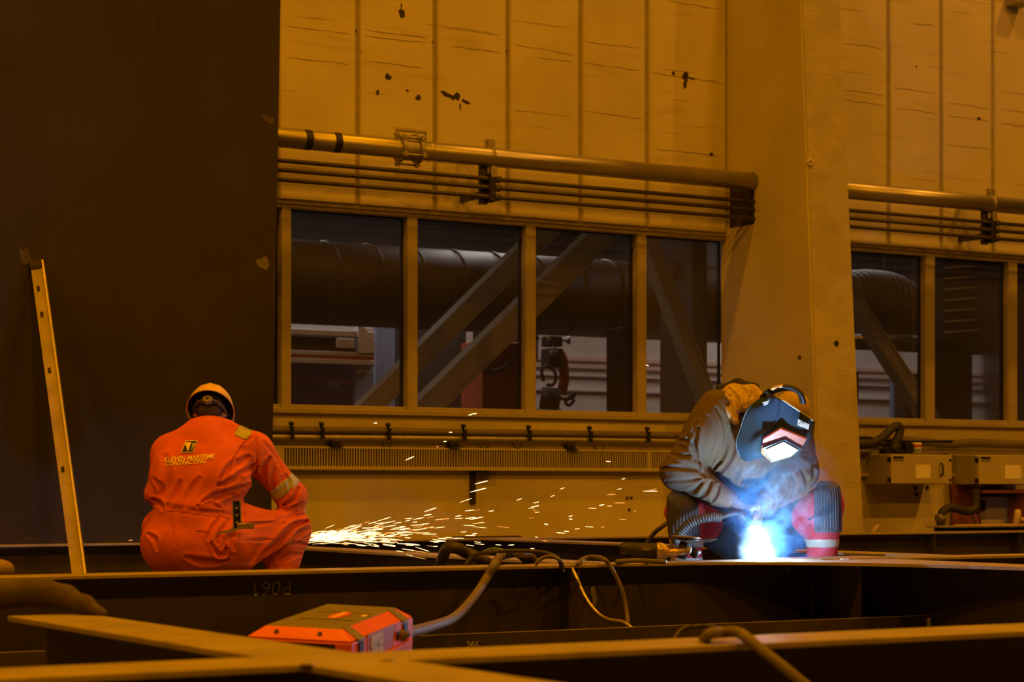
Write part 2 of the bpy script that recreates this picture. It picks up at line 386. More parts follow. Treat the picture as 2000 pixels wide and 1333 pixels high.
# dark lining of the pipe slot
MB().box(CX0 + .05, CX0 + .054, slot_y0 + .002, VW + .1, slot_z0, slot_z1).build('slot_lining', M['seam'], column)
sh = MB().box(CX0 + .02, col_x(2) - .02, slot_y0 - .001, slot_y0 + .003, slot_z0 + .002, slot_z1 - .002).build('slot_lining', M['seam'], column)

# ---- big pipe, in two runs either side of the column
def pz(px, py): return at_y(px, py, PIPE_Y).z
P_R = abs(pz(600, 254) - pz(600, 293)) / 2; P_Z = (pz(600, 254) + pz(600, 293)) / 2
prun = []
for (a, b, lab) in ((at_y(380, 0, PIPE_Y).x, CX0 + .05, 'thick galvanised pipe with clamp coupling and tape bands'), (col_x(3) - .1, at_y(2150, 0, PIPE_Y).x, 'thick galvanised pipe above the cabinets, without coupling')):
    root = empty('wall_pipe', (a, PIPE_Y, P_Z), lab, 'pipe', 'thick wall pipes')
    MB().tube([(a, PIPE_Y, P_Z), (b, PIPE_Y, P_Z)], P_R, 40).build('pipe_run', M['pipe'], root, smooth=True)
    prun.append(root)
for px in (598, 655):
    x = at_y(px, 0, PIPE_Y).x
    MB().tube([(x - .032, PIPE_Y, P_Z), (x + .032, PIPE_Y, P_Z)], P_R + .002, 40, caps=False).build('black_tape_band', M['black'], prun[0], smooth=True)
for px in (838,):
    x = at_y(px, 0, PIPE_Y).x; MB().tube([(x - .008, PIPE_Y, P_Z), (x + .008, PIPE_Y, P_Z)], P_R + .003, 40).build('pipe_seam', M['pipe'], prun[0], smooth=True)
# clamp coupling
xc = at_y(798, 0, PIPE_Y).x
cp = empty('pipe_coupling', (xc, PIPE_Y, P_Z - P_R), 'bolted clamp coupling around the thick pipe', 'pipe coupling')
MB().tube([(xc - .085, PIPE_Y, P_Z), (xc + .085, PIPE_Y, P_Z)], P_R + .012, 40).build('sleeve', M['bracket'], cp, smooth=False)
for s in (-1, 1):
    MB().tube([(xc + s * .085 - .014, PIPE_Y, P_Z), (xc + s * .085 + .014, PIPE_Y, P_Z)], P_R + .032, 40).build('clamp_ring', M['bracket'], cp)
    for (dy, dz) in ((-.72, .72), (-.9, -.5), (.2, -1.02), (.3, 1.02)):
        MB().obox((xc + s * .09, PIPE_Y + dy * (P_R + .035), P_Z + dz * (P_R + .035)), (.016, 0, 0), (0, .02, 0), (0, 0, .022)).build('lug', M['bracket'], cp, bevel=.004, seg=1)
for (dy, dz) in ((-.72, .72), (-.9, -.5), (.2, -1.02), (.3, 1.02)):
    y, z = PIPE_Y + dy * (P_R + .04), P_Z + dz * (P_R + .04)
    MB().tube([(xc - .12, y, z), (xc + .12, y, z)], .009, 8).build('clamp_bolt', M['pipe'], cp, smooth=True)
hp = MB(); z = P_Z + P_R + .05
hp.tube([(xc - .15, PIPE_Y - .06, z - .05), (xc - .15, PIPE_Y - .06, z + .012), (xc + .13, PIPE_Y - .06, z + .012), (xc + .13, PIPE_Y - .06, z - .05)], .012, 6).build('wire_handle', M['bracket'], cp)
# pipe hangers with three conduit clips
def hanger(px, lab):
    x = at_y(px, 0, PIPE_Y).x; zb = CZ[2] - .06
    root = empty('pipe_hanger', (x, VW, zb), lab, 'pipe hanger', 'hangers holding pipe and conduits')
    MB().tube([(x - .012, PIPE_Y, P_Z), (x + .012, PIPE_Y, P_Z)], P_R + .008, 40).build('strap', M['bracket'], root, smooth=True)
    MB().obox((x, PIPE_Y, P_Z + P_R + .03), (.035, 0, 0), (0, .03, 0), (0, 0, .04)).build('strap_ear', M['bracket'], root, bevel=.006, seg=1)
    MB().obox((x + .01, PIPE_Y - .03, P_Z - P_R - .05), (.028, 0, 0), (0, .03, 0), (0, 0, .05)).build('strap_ear', M['bracket'], root, bevel=.006, seg=1)
    MB().box(x - .08, x - .01, PIPE_Y + .02, PIPE_Y + .06, zb - .0, P_Z - P_R + .02).build('upright', M['conduit'], root)
    MB().box(x - .07, x - .02, PIPE_Y + .04, VW + .005, P_Z + P_R * .2, P_Z + P_R * .2 + .05).build('wall_arm', M['conduit'], root)
    MB().box(x - .07, x - .02, PIPE_Y + .04, VW + .005, zb + .06, zb + .11).build('wall_arm', M['conduit'], root)
    for cz in CZ:
        MB().obox((x - .0, PIPE_Y - .01, cz), (.03, 0, 0), (0, .045, 0), (0, 0, .045)).build('clip', M['black'], root, bevel=.012, seg=2)
        MB().tube([(x + .035, PIPE_Y - .02, cz), (x + .085, PIPE_Y - .02, cz)], .03, 12).build('ferrule', M['conduit'], root, smooth=True)
CZ = [(pz(600, 315) + pz(600, 323)) / 2 - .0, (pz(600, 333) + pz(600, 341)) / 2, (pz(600, 352) + pz(600, 360)) / 2]
CR = abs(pz(600, 314) - pz(600, 323)) / 2
hanger(957, 'dark hanger bracket on the pipe that has the coupling')
hanger(1935, 'dark hanger bracket on the pipe above the cabinets')
for i, cz in enumerate(CZ):
    nm = ('upper', 'middle', 'lowest')[i]
    for a, b, sd in ((at_y(380, 0, PIPE_Y).x, CX0 + .05, 'with the coupling'), (col_x(3) - .1, at_y(2150, 0, PIPE_Y).x, 'above the cabinets')):
        o = MB().tube([(a, PIPE_Y - .02, cz), (b, PIPE_Y - .02, cz)], CR, 14).build('conduit', M['conduit'], smooth=True)
        tag(o, f'{nm} of three dark thin conduits under the pipe {sd}', 'conduit', 'thin conduits under the pipes')

# ---- cable runs under the windows
def wall_tube(name, pts, r, m, label, cat, group=None, dv=-.06, n=8):
    o = MB().tube(spline([at_y(x, y, VW + dv) for x, y in pts], 6), r, n).build(name, M[m], smooth=True); return tag(o, label, cat, group)
wall_tube('wall_cable', [(400, 838), (560, 841), (700, 842), (850, 845), (1000, 847), (1150, 849), (1420, 853)], .033, 'cable_tan', 'thick upper cable run above the convector heater', 'cable', 'cable runs above the convector')
wall_tube('wall_cable', [(400, 853), (560, 855), (800, 857), (1000, 859), (1200, 861), (1420, 864)], .030, 'bracket', 'pale lower conduit run above the convector heater', 'cable', 'cable runs above the convector')
wall_tube('wall_cable', [(400, 846), (560, 847.5), (800, 850), (1000, 852), (1200, 855), (1420, 858)], .012, 'black', 'thin black cable between the two runs above the convector heater', 'cable', 'cable runs above the convector', dv=-.07)
for i, px in enumerate((568, 627, 757, 904, 1031, 1150, 1263)):
    p = at_y(px, 846 + (px - 560) * .012, VW - .07)
    rt = empty('cable_clip', p, 'small dark clip with screw knob on the cable runs', 'clip', 'clips on the wall cable runs')
    MB().obox(p, (.012, 0, 0), (0, .05, 0), (0, 0, .05)).build('clip_band', M['black'], rt)
    MB().lathe(p + Vector((0, 0, .045)), (0, -.3, 1), [(0, .01), (.02, .012), (.025, .024), (.045, .022), (.05, .01)], 10).build('screw_knob', M['black'], rt, smooth=True)
for px, py in ((653, 866), (884, 868), (1113, 873), (1118, 871)):
    if px == 1118: continue
    p = at_y(px, py, VW - .06); rt = empty('socket_box', p, 'small black socket box hanging below the cable runs', 'socket', 'black sockets under the cables')
    MB().obox(p, (.042, 0, 0), (0, .035, 0), (0, 0, .02)).build('housing', M['black'], rt, bevel=.006, seg=1)
    MB().obox(p + Vector((.01, -.01, -.024)), (.06, 0, 0), (0, .04, 0), (0, 0, .004)).build('lid', M['black'], rt)
rnd = random.Random(5)
for i, (px, py) in enumerate(((640, 862), (745, 865), (935, 868), (1160, 870), (1000, 866))):
    pts = [at_y(px, py, VW - .05), at_y(px + 5, py + 8, VW - .06), at_y(px + 14, py + 9 + rnd.uniform(-2, 2), VW - .05), at_y(px + 20, py + 1, VW - .05)]
    tag(MB().tube(spline(pts, 5), .005, 6).build('loose_wire', M['black'], smooth=True), 'short loose black wire end drooping under the cable runs', 'wire', 'loose wire ends')

# ---- long convector grille under the left window
g0, g1 = wu(527), wu(1440); gy = VW - .075
gz1, gz0 = at_y(560, 872, gy).z, at_y(560, 918.5, gy).z
cv = empty('convector_heater', ((g0 + g1) / 2, VW, gz0), 'long cream convector heater with slatted grille under the window', 'heater')
top_ = MB().box(g0, g1, gy, VW, gz1 - .018, gz1).build('top_cover', M['cabinet'], cv, bevel=.004, seg=1)
MB().box(g0, g1, gy - .012, VW, gz0, gz0 + .03).build('bottom_cover', M['cabinet'], cv, bevel=.004, seg=1)
xg0 = at_y(554, 0, gy).x
MB().box(g0, xg0, gy, VW, gz0 + .03, gz1 - .018).build('end_cover', M['cabinet'], cv)
xg1 = at_y(1268, 0, gy).x
MB().box(xg1 - .012, xg1 + .016, gy, VW, gz0 + .03, gz1 - .018).build('grille_post', M['cabinet'], cv)
MB().box(xg0, g1, gy + .07, gy + .072, gz0 + .03, gz1 - .018).build('dark_core', M['seam'], cv)
s = MB(); pitch = (at_y(640, 0, gy).x - at_y(555, 0, gy).x) / 16.0; x = xg0
while x < g1:
    s.box(x, x + pitch * .38, gy + .002, gy + .014, gz0 + .03, gz1 - .018); x += pitch
sl = s.build('slats', M['cabinet'], cv); sl['kind'] = 'stuff'
bl = MB()
for px in (561, 634, 750, 1034, 1130, 1143, 1238, 1249, 1255):
    p = at_y(px, 919.5, gy); bl.obox(p + Vector((0, .01, -.006)), (.008, 0, 0), (0, .006, 0), (0, 0, .005))
bs = bl.build('rivets', M['black'], cv); bs['kind'] = 'stuff'
# a dark post with a shelf plate below the convector
p = at_y(925, 921, VW - .02)
rt = empty('wall_bracket', (p.x, VW, at_y(925, 1000, VW).z), 'dark upright bracket with flat plate under the convector heater', 'bracket')
MB().box(p.x - .03, p.x + .02, VW - .03, VW + .002, at_y(925, 985, VW).z, gz0 - .002).build('upright', M['hole'], rt, bevel=.004, seg=1)
MB().box(p.x - .02, at_y(968, 0, VW - .1).x, VW - .10, VW + .002, gz0 - .035, gz0 - .012).build('shelf_plate', M['black'], rt)
bl = MB()
for px, py in ((1225, 973), (1233, 973), (1229, 996)):
    bl.obox(at_y(px, py, VW - .004), (.011, 0, 0), (0, .005, 0), (0, 0, .011))
b_ = bl.build('screw_holes', M['hole'], wall); b_['kind'] = 'stuff'

# ---- right side: two cream cabinets on the wall, hoses, desk
def cabinet(xf0, xf1, yt, yb, xs0, lab):
    CY = VW - .40
    x0 = at_y(xf0, 0, CY).x; x1 = at_y(xf1, 0, CY).x; z1 = at_y(xf0, yt, CY).z; z0 = at_y(xf0, yb, CY).z
    root = empty('wall_cabinet', ((x0 + x1) / 2, VW, z0), lab, 'cabinet', 'cream cabinets on the wall')
    MB().box(x0, x1, CY + .02, VW + .001, z0, z1).build('body', M['cabinet_side'], root, bevel=.006, seg=1)
    d = MB().box(x0 + .004, x1 - .004, CY, CY + .018, z0 + .004, z1 - .004).build('door', M['cabinet'], root, bevel=.004, seg=1)
    hx = x0 + (x1 - x0) * .80; hz = (z0 + z1) / 2
    MB().tube(spline([(hx, CY, hz + .055), (hx + .0, CY - .035, hz + .05), (hx, CY - .035, hz - .05), (hx, CY, hz - .055)], 5), .008, 8).build('handle', M['black'], d, smooth=True)
    MB().box(x0 + (x1 - x0) * .40, x0 + (x1 - x0) * .64, CY - .002, CY, z0 + (z1 - z0) * .2, z0 + (z1 - z0) * .66).build('paper_notice', M['paper'], d)
    MB().box(x0 + .03, x0 + .16, CY - .002, CY, z1 - .04, z1 - .018).build('type_plate', M['black'], d)
    MB().box(x0 + .03, x0 + .16, CY - .0021, CY, z1 - .065, z1 - .045).build('type_plate', M['bracket'], d)
    for zz in (z0 + .04, z1 - .05):
        MB().obox((x0 - .004, CY + .02, zz), (.008, 0, 0), (0, .02, 0), (0, 0, .022)).build('hinge', M['black'], d)
        MB().obox((x1 - .03, CY - .003, zz), (.012, 0, 0), (0, .004, 0), (0, 0, .012)).build('lock', M['black'], d)
    return root
c1 = cabinet(1740, 1860, 888, 946, 1703, 'cream wall cabinet with paper notice beside the column')
c2 = cabinet(1911, 2040, 889, 947, 1873, 'cream wall cabinet with paper notice above the brown desk')
for (a, b, nm) in ((1680, 1712, 'beside the column'), (1858, 1880, 'between the two cabinets')):
    x0, x1 = wu(a, -.12), wu(b, -.12); z1, z0 = wz(1690, 888, -.12), wz(1690, 925, -.12)
    rt = empty('convector_grille', ((x0 + x1) / 2, VW, z0), f'short slatted heater grille {nm}', 'heater', 'short heater grilles')
    MB().box(x0, x1, gy + .03, VW + .001, z0, z1).build('core', M['seam'], rt)
    MB().box(x0, x1, gy, VW, z1, z1 + .03).build('top_rail', M['cabinet'], rt); MB().box(x0, x1, gy, VW, z0 - .03, z0).build('bottom_rail', M['cabinet'], rt)
    s = MB(); x = x0
    while x < x1: s.box(x, x + pitch * .4, gy + .01, gy + .02, z0, z1); x += pitch
    q = s.build('slats', M['cabinet'], rt); q['kind'] = 'stuff'
wall_tube('wall_cable', [(1640, 862), (1700, 866), (1760, 862), (1800, 864), (1850, 869), (1900, 866), (1950, 868), (2060, 872)], .045, 'cable_tan', 'thick lagged cable run above the cabinets', 'cable', 'cable runs above the cabinets', dv=-.1)
wall_tube('wall_cable', [(1640, 873), (1750, 875), (1850, 876), (2060, 880)], .026, 'bracket', 'pale conduit run above the cabinets', 'cable', 'cable runs above the cabinets', dv=-.1)
wall_tube('wall_cable', [(1640, 856), (1690, 855), (1720, 859), (1780, 863), (1860, 862)], .012, 'black', 'thin black cables bunched above the cabinets', 'cable', 'cable runs above the cabinets', dv=-.14)
wall_tube('suction_hose', [(1660, 868), (1700, 867), (1722, 856), (1742, 838), (1753, 832), (1758, 842), (1752, 860), (1745, 880)], .042, 'rubber', 'thick dark hose looping above the cabinets', 'hose', dv=-.25, n=12)
tag(MB().obox(at_y(1741, 883, VW - .2), (.11, 0, 0), (0, .06, 0), (0, 0, .018)).build('hose_flange', M['black'], bevel=.008), 'flat black connector plate on top of the cabinet beside the column', 'connector')
p = at_y(1790, 885, VW - .20)
rt = empty('spray_can', p, 'small can with colourful label on the cabinet beside the column', 'can')
MB().lathe(p, (0, 0, 1), [(0, .05), (.09, .05), (.10, .045)], 16).build('can_body', M['paper'], rt, smooth=True)
MB().lathe(p + Vector((0, 0, .012)), (0, 0, 1), [(0, .0508), (.03, .0508)], 16).build('label_band', M['far_blue'], rt, smooth=True)
MB().lathe(p + Vector((0, 0, .055)), (0, 0, 1), [(0, .0508), (.028, .0508)], 16).build('label_band', M['far_red'], rt, smooth=True)
tag(MB().obox(at_y(1772, 876, VW - .20), (.05, 0, 0), (0, .04, 0), (0, 0, .05)).build('cable_junction', M['black'], bevel=.01), 'black junction box on the cable run beside the small can', 'junction box')
# hose under the second cabinet
DY = VW - .37
q = empty('extraction_hose', at_y(1905, 948, DY), 'thick dark hose bending down from the cabinet in front of the desk', 'hose')
MB().tube(spline([at_y(x, y, DY) for x, y in ((1906, 946), (1906, 975), (1904, 992), (1893, 999), (1875, 996), (1858, 992), (1845, 997), (1838, 1010), (1837, 1040))], 6), .042, 12).build('hose_tube', M['rubber'], q, smooth=True)
MB().obox(at_y(1906, 949, DY), (.06, 0, 0), (0, .06, 0), (0, 0, .014)).build('flange', M['black'], q)
MB().tube([at_y(1842, 1012, DY), at_y(1831, 1014, DY)], .046, 12).build('hose_clip', M['bracket'], q)
for k, pts in enumerate((((1903, 996), (1899, 1010), (1906, 1024), (1908, 1034)), ((1905, 996), (1912, 1008), (1915, 1022), (1916, 1034)))):
    tag(MB().tube(spline([at_y(x, y, DY + .02) for x, y in pts], 5), .007, 6).build('thin_wire', M['black'], smooth=True), 'thin black wire hanging below the thick hose by the desk', 'wire', 'wires below the hose')
# desk
KY0, KY1 = VW - .22, VW - .04
dk = empty('desk', (at_y(1960, 0, KY0).x, KY0, 0), 'brown wooden desk standing against the wall under the cabinets', 'desk')
zt = at_y(1930, 957, KY0).z
MB().box(at_y(1905, 0, KY0).x, at_y(2080, 0, KY0).x, KY0 - .1, KY1, zt - .035, zt).build('desk_top', M['wood'], dk, bevel=.004, seg=1)
MB().box(at_y(1858, 0, KY1).x, at_y(1911, 0, KY1).x, KY1 - .03, KY1, 0, at_y(1880, 946, KY1).z).build('side_board', M['wood'], dk, bevel=.004, seg=1)
MB().box(at_y(1858, 0, KY1).x, at_y(1957, 0, KY1).x, KY1, KY1 + .03, at_y(1880, 958, KY1).z, at_y(1880, 946, KY1).z).build('back_board', M['wood'], dk)
MB().box(at_y(1994, 0, KY0).x, at_y(2003, 0, KY0).x, KY0 - .08, KY1, 0, zt - .035).build('desk_leg', M['wood'], dk)
MB().box(at_y(1930, 0, KY0).x, at_y(1988, 0, KY0).x, KY0 + .03, KY0 + .2, zt - .075, zt - .036).build('drawer_rail', M['far_dark'], dk)
p = at_y(1918, 988, VW - .02); tag(MB().obox(p, (.035, 0, 0), (0, .02, 0), (0, 0, .05)).build('wall_socket', M['black'], bevel=.006), 'small black wall socket behind the desk', 'socket')
ch = empty('wooden_chair', at_y(1985, 1030, VW - .75), 'pale wooden chair at the desk', 'chair')
CHY = VW - 1.0
MB().tube([at_y(1984, 1028, CHY), at_y(1988, 1005, CHY), at_y(1987, 996, CHY)], [.03, .035, .025], 8).build('back_post', M['pale_wood'], ch, smooth=True)
MB().tube([at_y(1996, 1015, CHY - .1), at_y(2030, 1016, CHY - .1)], .02, 8).build('back_rail', M['pale_wood'], ch, smooth=True)
p0, p1 = at_y(1912, 1026, CHY), at_y(1992, 1026, CHY)
MB().box(p0.x, p1.x + .3, CHY - .05, CHY + .35, p0.z - .04, p0.z).build('seat', M['pale_wood'], ch, bevel=.01)
for (x, y) in ((p0.x + .05, CHY), (p1.x + .2, CHY), (p0.x + .05, CHY + .3), (p1.x + .2, CHY + .3)):
    MB().box(x - .02, x + .02, y - .02, y + .02, 0, p0.z - .038).build('leg', M['pale_wood'], ch)
tag(MB().tube([Vector((at_y(1690, 1050, VW - .6).x - .12, VW - .6, 0.01)), at_y(1698, 1050, VW - .6), at_y(1708, 1034, VW - .6), at_y(1715, 1026, VW - .6)], [.03, .03, .04, .022], 8, flat=.5).build('wooden_stick', M['pale_wood'], smooth=True), 'pale wooden stick end standing up beside the column foot', 'stick')
bl = MB()
for px, py in ((1788, 954), (1790, 966), (1811, 953)): bl.obox(at_y(px, py, VW - .004), (.016, 0, 0), (0, .005, 0), (0, 0, .02))
b_ = bl.build('wall_hooks', M['hole'], wall); b_['kind'] = 'stuff'
# dark flat unit on the wall edge right of the column
pz_ = at_y(1675, 754, cy_b).z; p = Vector((col_x(pz_) + .018, col_y(pz_) + .03, pz_)); tag(MB().obox(p, (.018, 0, 0), (0, .04, 0), (0, 0, .13)).build('cable_duct', M['black'], bevel=.006), 'short black cable duct on the edge of the column', 'cable duct')
# a stub of cable trunking high up at the right end of the boards
p = at_y(1990, 3, VW - .1); tag(MB().obox(p, (.1, 0, 0), (0, .09, 0), (0, 0, .045)).build('ceiling_trunking', M['bracket'], bevel=.008), 'grey trunking end high on the boards above the cabinets', 'trunking')

# ================================================================== neighbouring hall seen through the panes
FY = 24.0
fz = at_y(700, 636, FY).z
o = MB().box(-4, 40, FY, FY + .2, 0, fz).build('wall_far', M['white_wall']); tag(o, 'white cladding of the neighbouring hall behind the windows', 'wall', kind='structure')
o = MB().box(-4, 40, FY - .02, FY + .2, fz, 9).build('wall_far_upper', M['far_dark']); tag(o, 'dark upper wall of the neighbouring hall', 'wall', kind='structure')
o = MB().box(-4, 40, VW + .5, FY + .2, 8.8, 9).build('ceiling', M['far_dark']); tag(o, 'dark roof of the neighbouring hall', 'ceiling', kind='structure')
def far_box(name, px0, px1, py0, py1, y, d, m, label=None, cat=None, group=None, parent=None):
    floor_ = py1 >= 1000
    a = at_y(px0, py0, y); b = at_y(px1, py1, y); mx = (px0 + px1) / 2
    z1, z0 = at_y(mx, py0, y).z, at_y(mx, py1, y).z
    if floor_: z0 = 0.0
    o = MB().box(a.x, b.x, y, y + d, z0, z1).build(name, M[m], parent, bevel=.01, seg=1)
    if label: tag(o, label, cat, group)
    return o
for (py0, py1, m) in ((698, 706, 'pink_rail'), (712, 720, 'pink_rail'), (733, 736, 'white_wall'), (762, 765, 'white_wall')):
    z1, z0 = at_y(1150, py0, FY - .06).z, at_y(1150, py1, FY - .06).z
    tag(MB().box(2, 36, FY - .06, FY + .01, z0, z1).build('wall_rail', M[m]), f'horizontal {"pinkish" if m == "pink_rail" else "white"} rail on the far white cladding', 'rail', 'rails on the far cladding')
# overhead girder and duct
gz = at_y(900, 640, 20.5).z
tag(MB().box(2, 16.2, 20.45, 21.0, gz, gz + .13).build('crane_girder', M['far_dark'], bevel=.01), 'dark horizontal girder under the big duct behind the window', 'girder')
dcz = at_y(800, 560, 20.0).z; dr = .42
du = empty('air_duct', (9, 20, dcz - dr), 'big round ribbed air duct behind the window', 'duct')
MB().tube([(2, 20.0, dcz), (15.6, 20.0, dcz)], dr, 32).build('duct_tube', M['duct'], du, smooth=True)
for k in range(22): MB().tube([(4.2 + k * .5, 20.0, dcz), (4.24 + k * .5, 20.0, dcz)], dr + .012, 32).build('seam_ring', M['duct'], du, smooth=True)
# diagonal braces close behind the panes
def brace(p0, p1, wpx, y, lab):
    a = at_y(*p0, y); b = at_y(*p1, y)
    if a.z > b.z: a, b = b, a
    t = (b - a).normalized(); a = a - t * (a.z / t.z); b = b + t * ((6.5 - b.z) / t.z); n = Vector((-t.z, 0, t.x)); s = wpx * .0040 / 2
    L_ = (b - a).length / 2
    rt = empty('diagonal_brace', a, lab, 'brace', 'diagonal steel braces')
    MB().obox((a + b) / 2, t * L_, n * s, (0, .012, 0)).build('web_plate', M['brace'], rt)
    for q in (-1, 1): MB().obox((a + b) / 2 + n * q * s + Vector((0, .05, 0)), t * L_, n * .012, (0, .08, 0)).build('flange', M['brace'], rt)
brace((700, 930), (1180, 455), 50, VW + .75, 'wide diagonal brace crossing from second to third pane')
brace((560, 960), (1120, 400), 42, VW + 1.6, 'diagonal brace behind the second pane, further from the glass')
brace((1270, 470), (1385, 780), 34, VW + 1.3, 'diagonal brace sloping down behind the fourth pane')
brace((1640, 540), (1860, 880), 34, VW + 1.1, 'diagonal brace sloping down behind the window above the cabinets')
# steel columns behind the fourth pane
tag(far_box('steel_column', 1332, 1352, 380, 1010, VW + 1.8, .4, 'far_column'), 'grey steel column behind the fourth pane', 'column', 'far steel columns')
tag(far_box('steel_column', 1353, 1382, 380, 1010, VW + 1.6, .3, 'far_column'), 'wide grey steel column behind the fourth pane', 'column', 'far steel columns')
far_box('light_box', 1300, 1331.5, 510, 536, VW + 1.9, .2, 'white_wall', 'pale flat box high behind the fourth pane', 'box')
far_box('cladding_post', 1214, 1260, 640, 1010, VW + 2.8, .3, 'far_dark', 'dark post behind the third pane', 'post')
far_box('blue_board', 1310, 1332, 690, 1000, VW + 4.5, .1, 'purple', 'dark blue board behind the fourth pane', 'board')
# machine with rails behind the first pane
my = 21.5
mc = empty('gantry_machine', (at_y(630, 800, my).x, my, 0), 'purple machine with white rails behind the first pane', 'machine')
far_box('purple_cover', 440, 695, 708, 1010, my + .2, .5, 'purple', parent=mc)
far_box('dark_bay', 440, 700, 655, 684, my + .1, .4, 'far_dark', parent=mc)
for a, b in ((642, 655), (684, 694), (699, 710)): far_box('white_rail', 440, 733, a, b, my, .1, 'white_wall', parent=mc)
far_box('red_rail', 440, 733, 694, 699, my + .01, .06, 'far_red', parent=mc)
far_box('white_post', 697, 731, 640, 1000, my + .06, .1, 'white_wall', parent=mc)
pl = [at_y(x, y, my - .02) for x, y in ((700, 638), (712, 640), (733, 668), (733, 690), (700, 690))]; MB().prism(pl, (0, .05, 0)).build('gusset', M['white_wall'], mc)
far_box('sign_plate', 657, 693, 661, 681, my - .03, .02, 'label_print', parent=mc)
far_box('sign_plate', 640, 663, 746, 759, my + .15, .02, 'label_print', parent=mc)
far_box('red_edge', 440, 695, 743, 745, my + .17, .02, 'far_red', parent=mc)
far_box('blue_screen', 734, 772, 610, 1010, my + .6, .1, 'far_blue', 'plain blue screen beside the purple machine', 'screen')
# cladding gap light and robot cell behind the second and third panes
far_box('dark_partition', 770, 911, 630, 1010, 22.35, .2, 'far_dark', 'dark partition behind the second pane', 'partition')
far_box('dark_partition', 939, 1052, 600, 700, 22.0, .2, 'far_dark', 'dark partition above the red robot base', 'partition')
far_box('robot_pedestal', 942, 1022, 668, 1010, 21.0, .5, 'far_red', 'red robot pedestal behind the second pane', 'pedestal')
rb = empty('welding_robot', at_y(1085, 800, 21.2), 'small red and black robot arm behind the third pane', 'robot')
RY = 21.2; R3 = lambda x, y, d=0: at_y(x, y, RY + d)
MB().tube([R3(1072, 800), R3(1078, 760)], .12, 14).build('base', M['far_dark'], rb, smooth=True)
MB().tube([(R3(1072, 800).x, RY, 0), R3(1072, 800)], .15, 14).build('stand', M['far_dark'], rb, smooth=True)
MB().tube(spline([R3(1096, 770), R3(1102, 740), R3(1098, 700), R3(1090, 685)], 5), [.06] * 15 + [.05], 12).build('upper_arm', M['far_red'], rb, smooth=True)
MB().obox(R3(1078, 700), (.1, 0, 0), (0, .1, 0), (0, 0, .11)).build('shoulder_housing', M['far_dark'], rb, bevel=.02)
MB().obox(R3(1082, 690, -.12), (.05, 0, 0), (0, .02, 0), (0, 0, .03)).build('grey_cover', M['bracket'], rb, bevel=.01)
MB().obox(R3(1078, 668), (.09, 0, 0), (0, .1, 0), (0, 0, .06)).build('wire_feeder', M['black'], rb, bevel=.015)
MB().obox(R3(1073, 661, -.12), (.022, 0, 0), (0, .01, 0), (0, 0, .018)).build('yellow_tag', M['helmet'], rb)
MB().obox(R3(1083, 679, -.12), (.014, 0, 0), (0, .01, 0), (0, 0, .016)).build('yellow_tag', M['helmet'], rb)
MB().lathe(R3(1098, 664), RGT, [(0, .02), (.04, .025), (.06, .05), (.09, .06), (.1, .02)], 12).build('camera_head', M['bracket'], rb, smooth=True)
for pts in (((1062, 745), (1058, 725), (1066, 715), (1080, 722), (1086, 738), (1080, 752), (1068, 752)), ((1070, 765), (1082, 772), (1100, 780), (1118, 778), (1124, 768), (1116, 772), (1105, 786), (1112, 792), (1122, 782))):
    MB().tube(spline([R3(x, y, -.16) for x, y in pts], 5), .02, 8).build('hose_loop', M['black'], rb, smooth=True)
tag(MB().tube(spline([at_y(x, y, 20.9) for x, y in ((1050, 660), (1020, 680), (995, 712), (965, 726), (940, 722))], 6), .03, 8).build('robot_hose', M['black'], smooth=True), 'black hose running from the robot past the red pedestal', 'hose')
# behind the right window
dz = at_y(1720, 600, 21.6)
dd = empty('bent_duct', dz, 'ribbed flexible duct bend behind the window above the cabinets', 'duct')
pts = spline([at_y(1640, 590, 21.6), at_y(1700, 585, 21.6), at_y(1750, 600, 21.6), at_y(1762, 660, 21.6)], 6)
MB().tube(pts, .38, 24).build('duct_tube', M['duct'], dd, smooth=True)
for k in range(1, len(pts) - 1): MB().tube([pts[k], pts[k] + (pts[k + 1] - pts[k]).normalized() * .04], .395, 24).build('seam_ring', M['duct'], dd, smooth=True)
rdt = empty('round_duct', at_y(1740, 663, 20.85), 'thin shiny duct behind the window above the cabinets', 'duct')
MB().tube([at_y(1640, 663, 20.85), at_y(1850, 663, 20.85)], .06, 16).build('duct_tube', M['pipe'], rdt, smooth=True)
for px in (1660, 1840): p = at_y(px, 663, 20.85); MB().tube([p, (p.x, p.y, 8.81)], .01, 6).build('hanger_rod', M['far_dark'], rdt)
lv = empty('louvre_unit', at_y(1880, 650, 20.0), 'dark louvred unit with pale slats behind the window above the cabinets', 'ventilator')
far_box('housing', 1845, 1920, 500, 668, 20.02, .5, 'far_dark', parent=lv)
for k in range(7):
    a = at_y(1845, 524 + k * 21, 20.0); b = at_y(1918, 519 + k * 21, 20.0); MB().tube([a, b], .011, 6).build('slat', M['white_wall'], lv)
pn = empty('panel_stack', at_y(1942, 670, 20.0), 'yellowish boarded panel beside the louvred unit', 'panel')
for k in range(8): far_box('board', 1921, 1990, 515 + k * 20, 533.5 + k * 20, 20.1, .1, 'brace', parent=pn)
g_ = at_y(1950, 680, 20.4); MB().box(g_.x - .3, g_.x + .3, 20.19, 20.42, g_.z - .02, at_y(1950, 664, 20.2).z).build('support_rail', M['far_dark'], pn)
for k in (2, 9): MB().tube([pts[k], (pts[k].x, pts[k].y, 8.81)], .012, 6).build('hanger_rod', M['far_dark'], dd)
far_box('dark_partition', 1826, 1900, 690, 1010, 21.0, .2, 'far_dark', 'dark partition behind the window above the cabinets', 'partition')
far_box('blue_screen', 1746, 1766, 730, 1010, 21.8, .1, 'far_blue', 'narrow blue screen beside the grey corrugated sheet', 'screen')
far_box('grey_sheet', 1767, 1806, 730, 1010, 21.9, .1, 'far_column', 'grey corrugated sheet behind the window above the cabinets', 'sheet')
